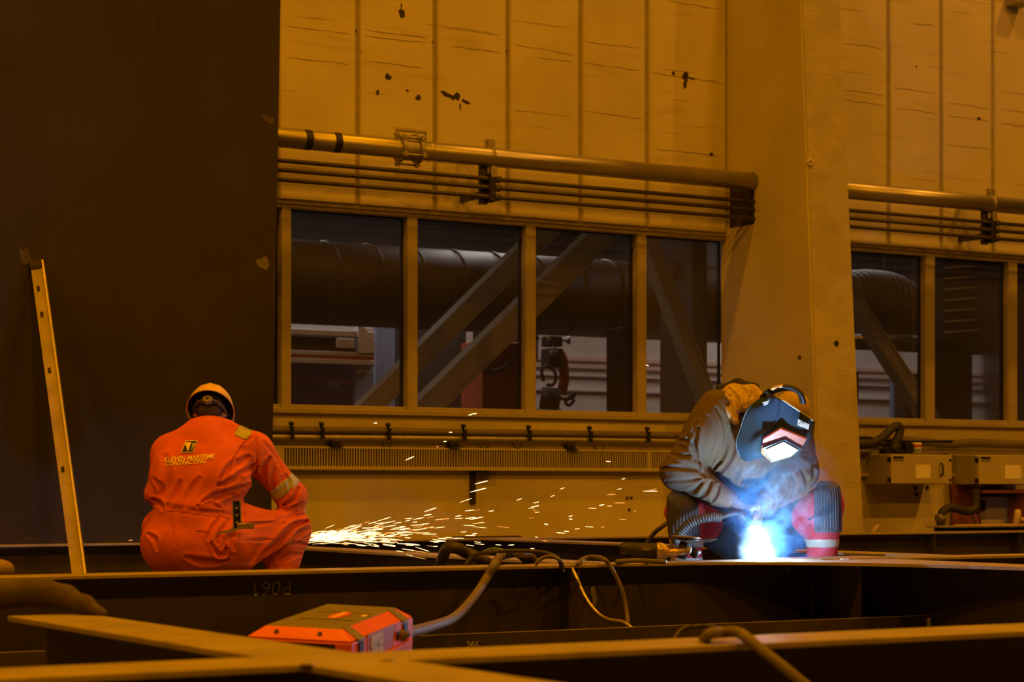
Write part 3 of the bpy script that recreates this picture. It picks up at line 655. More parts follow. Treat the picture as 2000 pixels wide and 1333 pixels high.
far_box('crane_girder', 1640, 2100, 672, 690, 20.4, .2, 'far_dark', 'dark girder behind the window above the cabinets', 'girder')
# ================================================================== steel grid standing on the floor
H = .36; FW = .12; FT = .016; WT = .012
YA = at_h(640, 1114.5, H).y + FW; YB = (at_h(1660, 1041, H).y + at_h(150, 1065, H).y) / 2 + FW; YF = at_h(1000, 1272, H).y + .02
XC1 = (at_h(340, 1231, H).x + at_h(340, 1249, H).x) / 2                    # near cross beam
XC2 = at_h(760, 1078, H).x                                                # cross beam behind the crouching worker
XC3 = at_h(1800, 1096, H).x - .04                                         # cross beam right of the welder
XC4 = at_h(1180, 1060, H).x                                               # cross beam further back
def beam(name, p0, p1, label, h=H, fw=FW, group='T beams of the steel grid', web='steel'):
    p0 = Vector(p0); p1 = Vector(p1); t = (p1 - p0); L_ = t.length / 2; t.normalize(); n = Vector((-t.y, t.x, 0)); c = (p0 + p1) / 2
    rt = empty(name, (p0.x, p0.y, 0), label, 'beam', group)
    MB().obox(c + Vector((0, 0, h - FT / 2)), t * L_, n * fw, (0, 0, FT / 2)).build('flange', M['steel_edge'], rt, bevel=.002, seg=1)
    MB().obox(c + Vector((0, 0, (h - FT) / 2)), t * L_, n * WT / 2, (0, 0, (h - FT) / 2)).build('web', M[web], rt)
    return rt
XL, XR = -4.0, 22.0
bF = beam('steel_beam', (XL, YF, 0), (XR, YF, 0), 'long steel beam in front of the orange machine case')
bA = beam('steel_beam', (XL, YA, 0), (XR, YA, 0), 'long steel beam carrying the angle grinder and cables')
bB = beam('steel_beam', (XL, YB, 0), (XR, YB, 0), 'long steel beam under the tall dark bulkhead plate')
yend = at_h(106, 1201, H).y
c1a = beam('steel_beam', (XC1, -1.0, 0), (XC1, YF - FW, 0), 'short cross beam running from the front beam towards the floor edge')
c1b = beam('steel_beam', (XC1, YF + FW, 0), (XC1, yend, 0), 'cross beam under the dark draped cloth')
c2 = beam('steel_beam', (XC2, YA + FW, 0), (XC2, YB - FW, 0), 'cross beam behind the crouching worker under the sparks')
c3 = beam('steel_beam', (XC3, YF + FW, 0), (XC3, YA - FW, 0), 'cross beam joining the beam beside the welder, with bar welded on')
c4 = beam('steel_beam', (XC4, YA + FW, 0), (XC4, YB - FW, 0), 'cross beam behind the welder')
bx = at_y(1825, 0, YB + .75).x
bC = beam('steel_beam', (bx, YB + .75, 0), (bx + 5, YB + .75, 0), 'loose steel beam lying in front of the desk', h=at_y(1825, 1028, YB + .75).z)
# joint plates and weld beads
def bead(pts, r, parent, m='bright_cut'): return MB().tube(spline(pts, 4), r, 6).build('weld_bead', M[m], parent, smooth=True)
for px, py in ((600, 1298), (757, 1290)):
    c = at_h(px, py, H + .002); MB().obox(c, RGT * .014, FWD * .02, (0, 0, .003)).build('weld_bead', M['bright_cut'], bF, bevel=.002, seg=1)
for (px, py) in ((1650, 1093), (1699, 1089)):
    c = at_h(px, py, H + .002); MB().obox(c, RGT * .022, FWD * .03, (0, 0, .003)).build('weld_bead', M['bright_cut'], bA, bevel=.002, seg=1)
for px, py, l in ((1075, 1100, .03), (1120, 1101, .1), (1330, 1098, .05), (1585, 1094, .05)):
    c = at_h(px, py, H + .002); MB().obox(c, RGT * l, FWD * .02, (0, 0, .0015)).build('weld_bead', M['bright_cut'], bA)
g0 = Vector((XC3 - FW - 1.0, YA - FW + .01, H - FT)); g1 = Vector((XC3 - FW + .01, YA - FW - 2.1, H - FT)); gc = Vector((XC3 - FW - .09, YA - FW - .14, H - FT))  # corner plate; its long leg is added to keep arc light off the web
cv_ = [g0.lerp(gc, t).lerp(gc.lerp(g1, t), t) for t in [k / 10 for k in range(11)]]
MB().prism(cv_ + [Vector((XC3 - FW + .01, YA - FW + .01, H - FT))], (0, 0, FT)).build('corner_gusset', M['steel_edge'], bA)
MB().box(XC3 - .45, XC3 + .2, YA - FW - .03, YA + FW + .03, H, H + .006).build('doubler_plate', M['steel_edge'], bA, bevel=.003, seg=1)
# vertical stiffeners on the web of the middle beam
for px in (1108, 1590):
    x = at_y(px, 1180, YA - .006).x
    MB().box(x - .006, x + .006, YA - FW + .01, YA - .0062, 0, H - FT).build('web_stiffener', M['steel'], bA)
for px in (1978, 1810):
    x = at_y(px, 1060, YB - .006).x
    MB().box(x - .006, x + .006, YB - FW + .01, YB - .0062, 0, H - FT).build('web_stiffener', M['steel'], bB)
# flat bar and curved bracket
pj = at_x(1815, 1203, XC3 - .006); YS, ZS = pj.y, pj.z
fb = empty('flat_bar', (XC3 - 2, YS, 0), 'low flat bar on edge welded between the beams, chalked 366', 'flat bar')
MB().box(XC1 + .3, XC3 - .0065, YS - .005, YS + .005, 0, ZS).build('bar', M['steel'], fb)
MB().box(XC1 + .3, XC3 - .0065, YS - .0052, YS + .0052, ZS, ZS + .003).build('bright_edge', M['steel_edge'], fb)
bead([(XC3 - .03, YS - .02, ZS - .01), (XC3 - .02, YS - .02, ZS - .08), (XC3 - .025, YS - .02, .0)], .016, fb)
xb = at_y(1116, 1112, YA - FW).x
edge = [at_x(x, y, xb) for x, y in ((1119, 1111), (1127, 1135), (1138, 1160), (1152, 1183), (1170, 1202), (1190, 1212), (1215, 1216), (1250, 1220))]
edge = [p for p in edge if p.y > YS + .03] + [Vector((xb, YS + .006, ZS - .004))]
poly = [Vector((xb, YA - .0065, H - FT)), Vector((xb, YA - FW, H - FT))] + edge[1:] + [Vector((xb, YS + .006, 0)), Vector((xb, YA - .0065, 0))]
bk = empty('curved_bracket', (xb, YA - .4, 0), 'bracket plate with curved bright edge between beam and flat bar', 'bracket')
MB().prism(poly, (.010, 0, 0)).build('bracket_plate', M['steel'], bk)
MB().tube(spline([Vector((xb + .005, YA - FW, H - FT))] + [e + Vector((.005, 0, .001)) for e in edge[1:]], 4), .0085, 6).build('cut_edge', M['bright_cut'], bk, smooth=True)
blob2 = []
c = at_y(1158, 1166, YA - .008); s = .0024
MB().prism([c + Vector((dx * s, 0, dz * s)) for dx, dz in ((-6, 20), (3, 22), (6, 8), (10, -6), (7, -20), (-4, -18), (-1, -4), (-7, 6))], (0, -.003, 0)).build('ground_patch', M['bracket'], bA)

# chalk marks, each stroke drawn as a thin ribbon
DIG = {'3': [[(0, .9), (.5, 1), (.8, .8), (.35, .55), (.85, .3), (.5, 0), (0, .1)]], '6': [[(.8, 1), (.25, .7), (.05, .3), (.4, 0), (.8, .25), (.5, .5), (.1, .35)]],
       '1': [[(.2, .8), (.5, 1), (.5, 0)]], '0': [[(.5, 1), (.1, .6), (.15, .15), (.5, 0), (.85, .4), (.8, .85), (.5, 1)]], 'P': [[(.1, 0), (.15, 1)], [(.15, 1), (.8, .85), (.7, .5), (.15, .45)]],
       'K': [[(.1, 0), (.1, 1)], [(.8, 1), (.1, .45), (.85, 0)]], '/': [[(0, 0), (.7, 1)]], 'O': [[(.5, 1), (.1, .6), (.15, .15), (.5, 0), (.85, .4), (.8, .85), (.5, 1)]], '-': [[(0, .5), (.8, .5)]]}
def chalk(text, o, ex, ez, parent, w=.0035, nrm=(0, -1, 0)):
    o = Vector(o); ex = Vector(ex); ez = Vector(ez); mb = MB()
    for i, ch_ in enumerate(text):
        for st in DIG.get(ch_, []):
            pts = spline([o + ex * (i * 1.15 + x) + ez * y for x, y in st], 4); mb.tube(pts, w, 4)
    q = mb.build('chalk_writing', M['chalk'], parent); q['kind'] = 'stuff'; return q
s = .0023
chalk('PO61', at_y(568, 1136, YA - .009), (-20 * s, 0, 0), (0, 0, -27 * s), bA)
chalk('366', at_y(911, 1265, YS - .007), (10.5 * .0019, 0, 0), (0, 0, 13 * .0019), fb, w=.002)
chalk('/10KP', at_y(1583, 1147, YA - .009), (0, 0, -11 * .0027), (7 * .0027, 0, 0), bA, w=.003)
chalk('366', at_y(1592, 1150, YA - .009), (0, 0, -8 * .0027), (5 * .0027, 0, 0), bA, w=.003)
chalk('/', at_y(1535, 1106, YA - .009), (18 * .0027, 0, -.08), (-.02, 0, .02), bA, w=.003)
chalk('OO/', at_y(1945, 1103, YA - .009), (17 * .0027, 0, 0), (0, 0, 13 * .0027), bA, w=.002)

# ---- tall dark bulkhead plate on the rear beam
PY = YB - .02
zt = at_y(548, -60, PY).z
pl = [Vector((XL, PY, H)), Vector((at_y(529, 1050, PY).x, PY, H)), Vector((at_y(549, -60, PY).x, PY, zt)), Vector((XL, PY, zt))]
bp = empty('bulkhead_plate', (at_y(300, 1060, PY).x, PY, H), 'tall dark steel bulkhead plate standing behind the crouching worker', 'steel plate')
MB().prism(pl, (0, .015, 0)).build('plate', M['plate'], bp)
for a, b in ((300, 312), (80, 92)):                                     # faint welded seams
    MB().prism([at_y(a + 6, 1050, PY - .0015), at_y(a + 9, 1050, PY - .0015), at_y(b + 2, -40, PY - .0015), at_y(b - 1, -40, PY - .0015)], (0, .002, 0)).build('weld_seam', M['plate'], bp)
def patch(px, py, pts, m, parent, y): return MB().prism([at_y(px + a, py + b, y) for a, b in pts], (0, -.001, 0)).build('bare_patch', M[m], parent)
patch(513, 513, ((-14, -2), (-6, -10), (-3, -4), (3, -14), (10, -8), (13, 6), (7, 16), (0, 12), (-8, 8)), 'grey_plastic', bp, PY - .001)
patch(522, 233, ((-12, -6), (-2, -9), (4, -4), (12, -2), (14, 6), (5, 11), (-4, 4)), 'scuff', bp, PY - .001)
patch(50, 498, ((-14, -20), (-6, -8), (2, -14), (8, 2), (14, 12), (2, 20), (-8, 14)), 'scuff', bp, PY - .001)
for px in (62, 216):                                                   # drain cut-outs at the foot
    c = at_y(px, 1059, PY - .002); r = .05
    MB().prism([c + Vector((math.cos(a) * r * 1.3, 0, math.sin(a) * r * .7)) for a in [math.pi * k / 8 for k in range(9)]], (0, .002, 0)).build('drain_hole', M['seam'], bp)
# leaning prop welded to the plate
p0 = at_y(72, 514, PY - .03); zb_ = 0.0
q1 = at_y(150, 1090, PY - 1.1); t_ = (q1 - p0); kk = (zb_ - p0.z) / t_.z; p1 = p0 + t_ * kk
t = (p1 - p0).normalized(); s1 = RGT.copy(); s1 = (s1 - t * s1.dot(t)).normalized(); s2 = t.cross(s1)
pr = empty('leaning_prop', p1, 'long angle-iron prop leaning against the dark bulkhead plate', 'prop')
Lh = (p1 - p0).length / 2; mid = (p0 + p1) / 2
MB().obox(mid, t * Lh, s1 * .044, s2 * .005).build('flat_leg', M['steel_edge'], pr)
MB().obox(mid + s1 * .043, t * Lh, s1 * .006, s2 * .03).build('bright_leg', M['bright_cut'], pr)
for k in (.08, .16, .33, .62, .92):
    c = p0.lerp(p1, k) - s1 * .012 - FWD * .006
    MB().obox(c, t * .022, s1 * .010, FWD * .005).build('notch_weld', M['hole'], pr, bevel=.003, seg=1)
MB().obox(p0 + t * .01, t * .035, s1 * .05, FWD * .02).build('top_weld', M['hole'], pr, bevel=.01)

# ---- orange machine case lying on the flat bar
c0 = at_Z(667, 1230, 7.0); cL = at_Z(519, 1222, 7.06); cB = at_Z(780, 1189, 7.62)
e1 = cL - c0; a_ = e1.length; e1.normalize(); e2 = cB - c0; e2 = e2 - e1 * e2.dot(e1); b_len = e2.length; e2.normalize(); e3 = e2.cross(e1).normalized()
if e3.z < 0: e3 = -e3
cs = empty('machine_case', c0 - e3 * .2, 'orange and grey welding machine case lying beside the front beam', 'machine case')
def B(u, v, h): return c0 + e1 * u + e2 * v + e3 * h
def frust(u0, u1, v0, v1, h0, U0, U1, V0, V1, h1):
    """hexahedron: top rectangle at h0, bottom rectangle at h1"""
    return [B(u0, v0, h0), B(u1, v0, h0), B(u1, v1, h0), B(u0, v1, h0), B(U0, V0, h1), B(U1, V0, h1), B(U1, V1, h1), B(U0, V1, h1)], [(0, 1, 2, 3), (4, 7, 6, 5), (0, 4, 5, 1), (1, 5, 6, 2), (2, 6, 7, 3), (3, 7, 4, 0)]
A_, Bn = a_, b_len; o1 = .05
m = MB(); m.add(*frust(0, A_, 0, Bn, 0, -o1, A_ + o1, -o1, Bn + o1, -.035)); m.build('shell_top', M['orange_plastic'], cs, bevel=.006)
m = MB(); m.add(*frust(-o1, A_ + o1, -o1, Bn + o1, -.036, -o1, A_ + o1, -o1, Bn + o1, -.20)); m.build('shell_body', M['orange_plastic'], cs, bevel=.008)
m = MB(); m.add(*frust(.005, A_ - .005, .005, Bn - .005, .003, .0, A_, .0, Bn, -.002)); tp = m.build('top_panel', M['grey_plastic'], cs, bevel=.002, seg=1)
for v in (.3, .62):
    m = MB(); m.tube([B(.02, v * Bn, .004), B(A_ * .45, v * Bn + .02, .004), B(A_ * .8, v * Bn, .004)], .004, 6).build('moulded_rib', M['grey_plastic'], tp)
m = MB(); n = 24; cc = B(A_ * .42, Bn * .5, .004)
m.prism([cc + e1 * math.cos(2 * math.pi * k / n) * .055 * .5 + e2 * math.sin(2 * math.pi * k / n) * .10 for k in range(n)], e3 * .002); lg = m.build('logo_oval', M['orange_plastic'], tp)
m = MB()
for k in range(6): m.obox(B(A_ * .42, Bn * .5 - .06 + k * .024, .0065), e1 * .008, e2 * .007, e3 * .0006)
q = m.build('logo_letters', M['print_cream'], lg); q['kind'] = 'stuff'
MB().obox(B(.03, Bn * .55, .004), e1 * .008, e2 * .02, e3 * .001).build('small_sticker', M['print_cream'], tp)
# front recess (towards the camera, below the bevel)
MB().obox(B(A_ * .52, -o1 - .001, -.085), e1 * (A_ * .5), e2 * .003, e3 * .040).build('front_recess', M['black'], cs)
for u in (.25, .82): MB().lathe(B(A_ * u, -o1 * .5, -.016), -e2 * .7 + e3 * .7, [(0, .008), (.004, .008)], 10).build('screw', M['black'], cs)
# right end: carrying recess with sloping walls, label and dark latches
R_ = -o1
MB().obox(B(R_ - .0005, Bn * .5, -.075), e1 * .002, e2 * (Bn * .30), e3 * .045).build('handle_recess', M['mask_red'], cs)
MB().prism([B(R_ - .004, Bn * .72, -.03), B(R_ - .004, Bn * .80, -.03), B(R_ - .004, Bn * .85, -.12), B(R_ - .004, Bn * .64, -.12)], e1 * .003).build('recess_wall', M['orange_plastic'], cs)
MB().prism([B(R_ - .016, Bn * .12, -.125), B(R_ - .016, Bn * .98, -.105), B(R_ - .016, Bn * .98, -.12), B(R_ - .016, Bn * .12, -.14)], e1 * .016).build('lower_lip', M['orange_plastic'], cs)
MB().obox(B(R_ - .004, Bn * .36, -.075), e1 * .001, e2 * .07, e3 * .035).build('rating_label', M['label_print'], cs)
MB().lathe(B(R_ - .006, Bn * .74, -.075), -e1, [(0, .016), (.003, .016)], 12).build('grommet', M['black'], cs)
for v in (.08, .9):
    MB().obox(B(R_ * .55, Bn * v, -.018), (e1 * .03 + e3 * .02), e2 * .035, e3 * .004).build('latch_strip', M['grey_plastic'], cs, bevel=.002, seg=1)
    MB().obox(B(R_ - .003, Bn * v, -.062), e1 * .003, e2 * .022, e3 * .016).build('latch', M['black'], cs)

# ---- cables and hoses
def cable(name, pts, r, m, label, cat='cable', group=None, n=10, sub=7):
    return tag(MB().tube(spline(pts, sub), r, n).build(name, M[m], smooth=True), label, cat, group)
ya = YA - FW - .03
cable('thick_cable', [B(-o1 - .0, Bn * .8, -.08), at_y(850, 1222, YA - 1.5), at_y(890, 1205, YA - .7), at_y(925, 1168, YA - .3), at_y(950, 1130, ya - .02), at_y(966, 1103, ya), at_h(975, 1090, H + .03), at_h(990, 1084, H + .03), at_Z(1015, 1081, 10.65), at_Z(1035, 1087, 10.85), at_Z(1046, 1110, 10.95), at_Z(1048, 1180, 11.0)], .022, 'cable_tan', 'thick dusty cable running from the orange machine case over the beam')
hf = lambda x, y, r=.03: at_h(x, y, H + r)
cable('thick_hose', [at_Z(862, 1100, 10.9), at_Z(872, 1073, 10.8), at_Z(890, 1071, 10.7), at_Z(910, 1080, 10.75), at_Z(935, 1092, 10.75), at_Z(965, 1112, 10.85), at_Z(980, 1160, 10.95)], .03, 'rubber', 'thick brown hose curving down behind the middle beam', 'hose')
cable('thin_cable', [at_Z(908, 1105, 10.5), at_Z(928, 1085, 10.5), at_Z(960, 1079, 10.4), at_Z(985, 1077, 10.4), at_Z(1030, 1077, 10.4), at_Z(1070, 1082, 10.4), at_Z(1092, 1094, 10.4), at_Z(1098, 1120, 10.6)], .010, 'rubber', 'thin dark cable looping wide over the middle beam')
cable('thin_cable', [at_Z(1045, 1104, 10.3), at_Z(1056, 1093, 10.3), at_Z(1072, 1087, 10.3), at_Z(1085, 1090, 10.3), at_Z(1096, 1098, 10.3), at_Z(1100, 1115, 10.4)], .009, 'cable_tan', 'thin tan cable in a small loop on the middle beam')
for k in range(3):
    cable('blue_cable', [at_Z(925 + k * 4, 1110, 10.8), at_Z(930 + k * 5, 1090 - k, 10.8), at_Z(950 + k * 5, 1076 - k * 1.5, 10.8), at_Z(972 + k * 5, 1073 + k, 10.8), at_Z(1000 + k * 6, 1083 + k, 10.8), at_Z(1022 + k * 5, 1098, 10.9), at_Z(1030 + k * 5, 1130, 11)], .007, 'cable_blue', 'pale blue cable arching behind the middle beam', group='pale blue cables')
cable('thin_cable', [at_Z(1128, 1102, 10.45), at_h(1140, 1092, H + .02), at_h(1158, 1088, H + .03), at_y(1178, 1092, ya + .03), at_y(1190, 1104, ya), at_y(1205, 1130, ya - .02), at_y(1217, 1160, ya - .04), at_y(1224, 1195, ya - .06), at_y(1226, 1222, ya - .1), at_y(1228, 1262, ya - .12)], .011, 'cable_tan', 'thin dusty cable hanging down over the front of the middle beam')
yf = YF - FW - .03
cable('front_cable', [at_y(1300, 1290, YS - .3), at_y(1325, 1236, YS - .15), at_y(1360, 1224, YS - .2), at_y(1400, 1228, YS - .5), at_y(1430, 1262, YF + .6), at_y(1436, 1300, YF + .4)], .011, 'rubber', 'thin cable loop resting over the low flat bar')
cable('front_cable', [at_y(1365, 1270, YF + .4), at_h(1382, 1242, H + .02), at_h(1410, 1236, H + .022), at_y(1440, 1236, YF - .08), at_y(1462, 1250, yf), at_y(1490, 1273, yf - .05), at_y(1530, 1305, yf - .1), at_y(1575, 1342, yf - .15), at_y(1640, 1400, yf - .2)], .014, 'cable_tan', 'tan cable draped over the front beam')
cable('torch_lead', [at_Z(1255, 1075, 12.2), at_Z(1275, 1045, 12.2), at_Z(1292, 1030, 12.2), at_Z(1310, 1018, 12.3), at_Z(1330, 1010, 12.4)], .013, 'rubber', 'dark cable rising behind the welder from the floor')
for px in (920,):
    o = MB().obox(Vector((at_y(962, 1047, YB).x, YB + .08, H + .0065)), (.30, 0, 0), (0, .02, 0), (0, 0, .006)).build('steel_strip', M['steel']); tag(o, 'dark flat steel strip lying on the rear beam', 'steel strip')
# toe of a boot left on the floor behind the middle beam is built with the worker's gear below
# ================================================================== people: signed-distance bodies meshed with surface nets
def surface_nets(D, o, h):
    nx, ny, nz = D.shape; S = D < 0
    sh = (nx - 1, ny - 1, nz - 1); cnt = np.zeros(sh, np.int8); acc = np.zeros(sh + (3,), np.float32)
    C = [(i, j, k) for i in (0, 1) for j in (0, 1) for k in (0, 1)]
    sl = lambda c: (slice(c[0], nx - 1 + c[0]), slice(c[1], ny - 1 + c[1]), slice(c[2], nz - 1 + c[2]))
    for a in C:
        for ax in range(3):
            if a[ax]: continue
            b = list(a); b[ax] = 1; d0, d1 = D[sl(a)], D[sl(b)]; mk = S[sl(a)] != S[sl(b)]
            t = d0[mk] / (d0[mk] - d1[mk]); p = np.zeros((t.size, 3), np.float32) + np.array(a, np.float32); p[:, ax] += t
            acc[mk] += p; cnt[mk] += 1
    act = cnt > 0; idx = -np.ones(sh, np.int64); idx[act] = np.arange(act.sum())
    V = np.array(o) + h * (np.argwhere(act) + acc[act] / cnt[act][:, None])
    Fs = []
    for ax in range(3):
        b, c = [(1, 2), (2, 0), (0, 1)][ax]
        lo = [slice(1, -1)] * 3; lo[ax] = slice(0, -1); hi = list(lo); hi[ax] = slice(1, None)
        s0, s1 = S[tuple(lo)], S[tuple(hi)]
        for flip in (0, 1):
            e = np.argwhere(s0 & ~s1 if not flip else ~s0 & s1)
            if not len(e): continue
            e = e + 1; e[:, ax] -= 1
            q = []
            for db, dc in ((-1, -1), (0, -1), (0, 0), (-1, 0)):
                p = e.copy(); p[:, b] += db; p[:, c] += dc; q.append(idx[p[:, 0], p[:, 1], p[:, 2]])
            q = np.stack(q, 1); Fs.append(q if not flip else q[:, ::-1])
    F = np.concatenate(Fs); F = F[(F >= 0).all(1)]
    return V, F

class Field:
    """smooth union of primitives on a grid"""
    def __init__(s, lo, hi, h):
        s.lo = np.array(lo, float); s.h = h; n = np.ceil((np.array(hi) - s.lo) / h).astype(int) + 1
        s.ax = [s.lo[i] + h * np.arange(n[i]) for i in range(3)]; s.D = np.full(n, 1.0, np.float32)
    def sub(s, lo, hi):
        r = []
        for i in range(3):
            a = int(np.clip(np.floor((lo[i] - s.lo[i]) / s.h), 0, len(s.ax[i]))); b = int(np.clip(np.ceil((hi[i] - s.lo[i]) / s.h) + 1, 0, len(s.ax[i]))); r.append(slice(a, b))
        P = np.meshgrid(s.ax[0][r[0]], s.ax[1][r[1]], s.ax[2][r[2]], indexing='ij'); return tuple(r), P
    def smin(s, r, d, k):
        D = s.D[r]; hh = np.clip(.5 + .5 * (D - d) / k, 0, 1); s.D[r] = D * (1 - hh) + d * hh - k * hh * (1 - hh)
    def cone(s, a, b, ra, rb, k=.04):
        a = np.array(a); b = np.array(b); m = max(ra, rb) + .10; r, (X, Y, Z) = s.sub(np.minimum(a, b) - m, np.maximum(a, b) + m)
        if s.D[r].size == 0: return s
        ba = b - a; t = np.clip(((X - a[0]) * ba[0] + (Y - a[1]) * ba[1] + (Z - a[2]) * ba[2]) / ba.dot(ba), 0, 1)
        d = np.sqrt((X - a[0] - t * ba[0]) ** 2 + (Y - a[1] - t * ba[1]) ** 2 + (Z - a[2] - t * ba[2]) ** 2) - (ra + (rb - ra) * t)
        s.smin(r, d, k); return s
    def chain(s, pts, rs, k=.04):
        for i in range(len(pts) - 1): s.cone(pts[i], pts[i + 1], rs[i], rs[i + 1], k)
        return s
    def ell(s, c, rad, k=.06, rot=None, cut=False):
        """ellipsoid with radii along camera right / camera forward / up (or the columns of rot)"""
        c = np.array(c); A = np.array([list(RGT), list(FWD), [0, 0, 1]]) if rot is None else np.array([list(v) for v in rot])
        m = max(rad) + .10; r, (X, Y, Z) = s.sub(c - m, c + m)
        if s.D[r].size == 0: return s
        q = [A[i][0] * (X - c[0]) + A[i][1] * (Y - c[1]) + A[i][2] * (Z - c[2]) for i in range(3)]
        k0 = np.sqrt(sum((q[i] / rad[i]) ** 2 for i in range(3))); k1 = np.sqrt(sum((q[i] / rad[i] ** 2) ** 2 for i in range(3))) + 1e-6
        d = k0 * (k0 - 1) / k1
        if cut: s.D[r] = np.maximum(s.D[r], -d)
        else: s.smin(r, d, k)
        return s
    def grid(s):
        if not hasattr(s, 'G'): s.G = [g.astype(np.float32) for g in np.meshgrid(*s.ax, indexing='ij')]
        return s.G
    def bvh(s):
        V, F = surface_nets(s.D, s.lo, s.h); return BVHTree.FromPolygons([Vector(v) for v in V], F.tolist())
    def crease(s, tree, pts, depth, width, n=4):
        """groove (or ridge for negative depth) along a line given in photo pixels and laid on the surface"""
        P = []
        for q in spline([Vector((x, y, 0)) for x, y in pts], n):
            h = tree.ray_cast(CAM, ray(q.x, q.y).normalized())
            if h[0]: P.append(np.array(h[0]))
        if len(P) < 2: return s
        A = np.array(P); r, (X, Y, Z) = s.sub(A.min(0) - width * 2.6, A.max(0) + width * 2.6)
        if s.D[r].size == 0: return s
        best = np.full(X.shape, 9.0); m = len(P) - 1
        for i in range(m):
            a, b = P[i], P[i + 1]; ba = b - a; L2 = ba.dot(ba)
            if L2 > .06 ** 2: continue
            t = np.clip(((X - a[0]) * ba[0] + (Y - a[1]) * ba[1] + (Z - a[2]) * ba[2]) / (L2 + 1e-9), 0, 1)
            taper = 1.0 + 1.6 * abs((i + t) / m - .5) ** 2 * 2
            best = np.minimum(best, np.sqrt((X - a[0] - t * ba[0]) ** 2 + (Y - a[1] - t * ba[1]) ** 2 + (Z - a[2] - t * ba[2]) ** 2) * taper)
        e = best / width
        s.D[r] += (depth * (np.exp(-e ** 2) - .45 * np.exp(-((e - 1.7) / .8) ** 2))).astype(np.float32); return s
    def plane(s, p, n):
        """distance to a plane, positive on the n side"""
        X, Y, Z = s.grid(); n = Vector(n).normalized(); return (X - p[0]) * n.x + (Y - p[1]) * n.y + (Z - p[2]) * n.z
    def folds(s, c, rad, dirv, freq, amp, seed=0, warp=2.0):
        """soft creases around a joint, running across dirv"""
        c = np.array(c); r, (X, Y, Z) = s.sub(c - rad, c + rad)
        if s.D[r].size == 0: return s
        rnd = random.Random(seed); d = Vector(dirv).normalized(); w = np.clip(1 - ((X - c[0]) ** 2 + (Y - c[1]) ** 2 + (Z - c[2]) ** 2) / rad ** 2, 0, 1)
        ph = rnd.uniform(0, 6); u = (X * d.x + Y * d.y + Z * d.z) * freq
        wv = np.sin(X * rnd.uniform(6, 11) + Y * rnd.uniform(5, 9) + ph) * warp + np.sin(Z * rnd.uniform(9, 15) + X * rnd.uniform(-8, 8) + ph * 2) * warp * .7
        d2 = d + Vector((rnd.uniform(-.7, .7), rnd.uniform(-.7, .7), rnd.uniform(-.5, .5)))
        f = .6 * np.sin(u * .7 + wv * 1.3 + ph) + .5 * np.sin((X * d2.x + Y * d2.y + Z * d2.z) * freq * .55 + wv + 2 * ph)
        m2 = .55 + .45 * np.sin(X * rnd.uniform(9, 16) - Y * 7 + Z * rnd.uniform(9, 16) + ph * 3)
        s.D[r] += (amp * w * f * m2).astype(np.float32); return s
    def obj(s, name, m, parent=None, D=None, origin=None, smooth_it=1):
        V, F = surface_nets(s.D if D is None else D, s.lo, s.h)
        for _ in range(smooth_it):
            acc = np.zeros_like(V); cn = np.zeros(len(V))
            for i in range(4):
                a, b = F[:, i], F[:, (i + 1) % 4]; np.add.at(acc, a, V[b]); np.add.at(acc, b, V[a]); np.add.at(cn, a, 1); np.add.at(cn, b, 1)
            V = V * .5 + .5 * acc / np.maximum(cn, 1)[:, None]
        o0 = Vector(origin) if origin is not None else Vector(V.mean(0))
        me = bpy.data.meshes.new(name); me.from_pydata((V - np.array(o0)).tolist(), [], F.tolist()); me.update()
        bm_ = None
        if m is not None: me.materials.append(m)
        me.shade_smooth(); o = bpy.data.objects.new(name, me); COL.objects.link(o); o.location = o0
        if parent is not None: o.parent = parent; o.matrix_parent_inverse = parent_world(parent).inverted()
        o['_v'] = 0; del o['_v']
        LASTMESH[o.name] = (V, F); return o
LASTMESH = {}
def clean_pieces(D): return D

def hand(f, wrist, palm_dir, out_dir, size=1.0, curl=.9, thumb_side=1, fat=1.0, k=.008):
    """palm with four unequal curled fingers and a thumb leaving the side of the palm"""
    w = Vector(wrist); d = Vector(palm_dir).normalized(); o = Vector(out_dir); o = (o - d * o.dot(d)).normalized(); sd = d.cross(o).normalized() * thumb_side
    L_ = .085 * size
    for q in (-.028, -.009, .010, .028): f.cone(w + sd * q * .6 * size, w + d * L_ + sd * q * size, .017 * size * fat, .015 * size * fat, .015)
    for q, ln in ((-.030, .060), (-.010, .072), (.010, .078), (.030, .070)):
        p = w + d * L_ + sd * q * size; a = 0; rr = .0098 * size * fat
        for seg in (.45, .32, .23):
            a += curl * (.55 if seg == .45 else .75); dd = d * math.cos(a) + o * math.sin(a); p2 = p + dd * ln * seg * size * 1.25
            f.cone(p, p2, rr, rr * .92, k); p = p2; rr *= .93
    p = w + d * .022 * size + sd * .028 * size
    p2 = p + (d * .55 + sd * .7 + o * .35).normalized() * .042 * size; p3 = p2 + (d * .8 + sd * .05 + o * .6).normalized() * .034 * size
    f.cone(p, p2, .0135 * size * fat, .0118 * size * fat, .012); f.cone(p2, p3, .0115 * size * fat, .0098 * size * fat, k)

# ------------------------------------------------------------------ crouching worker in orange, seen from behind
Z1 = 11.2
W = lambda x, y, d=0.0: at_Z(x, y, Z1 + d)
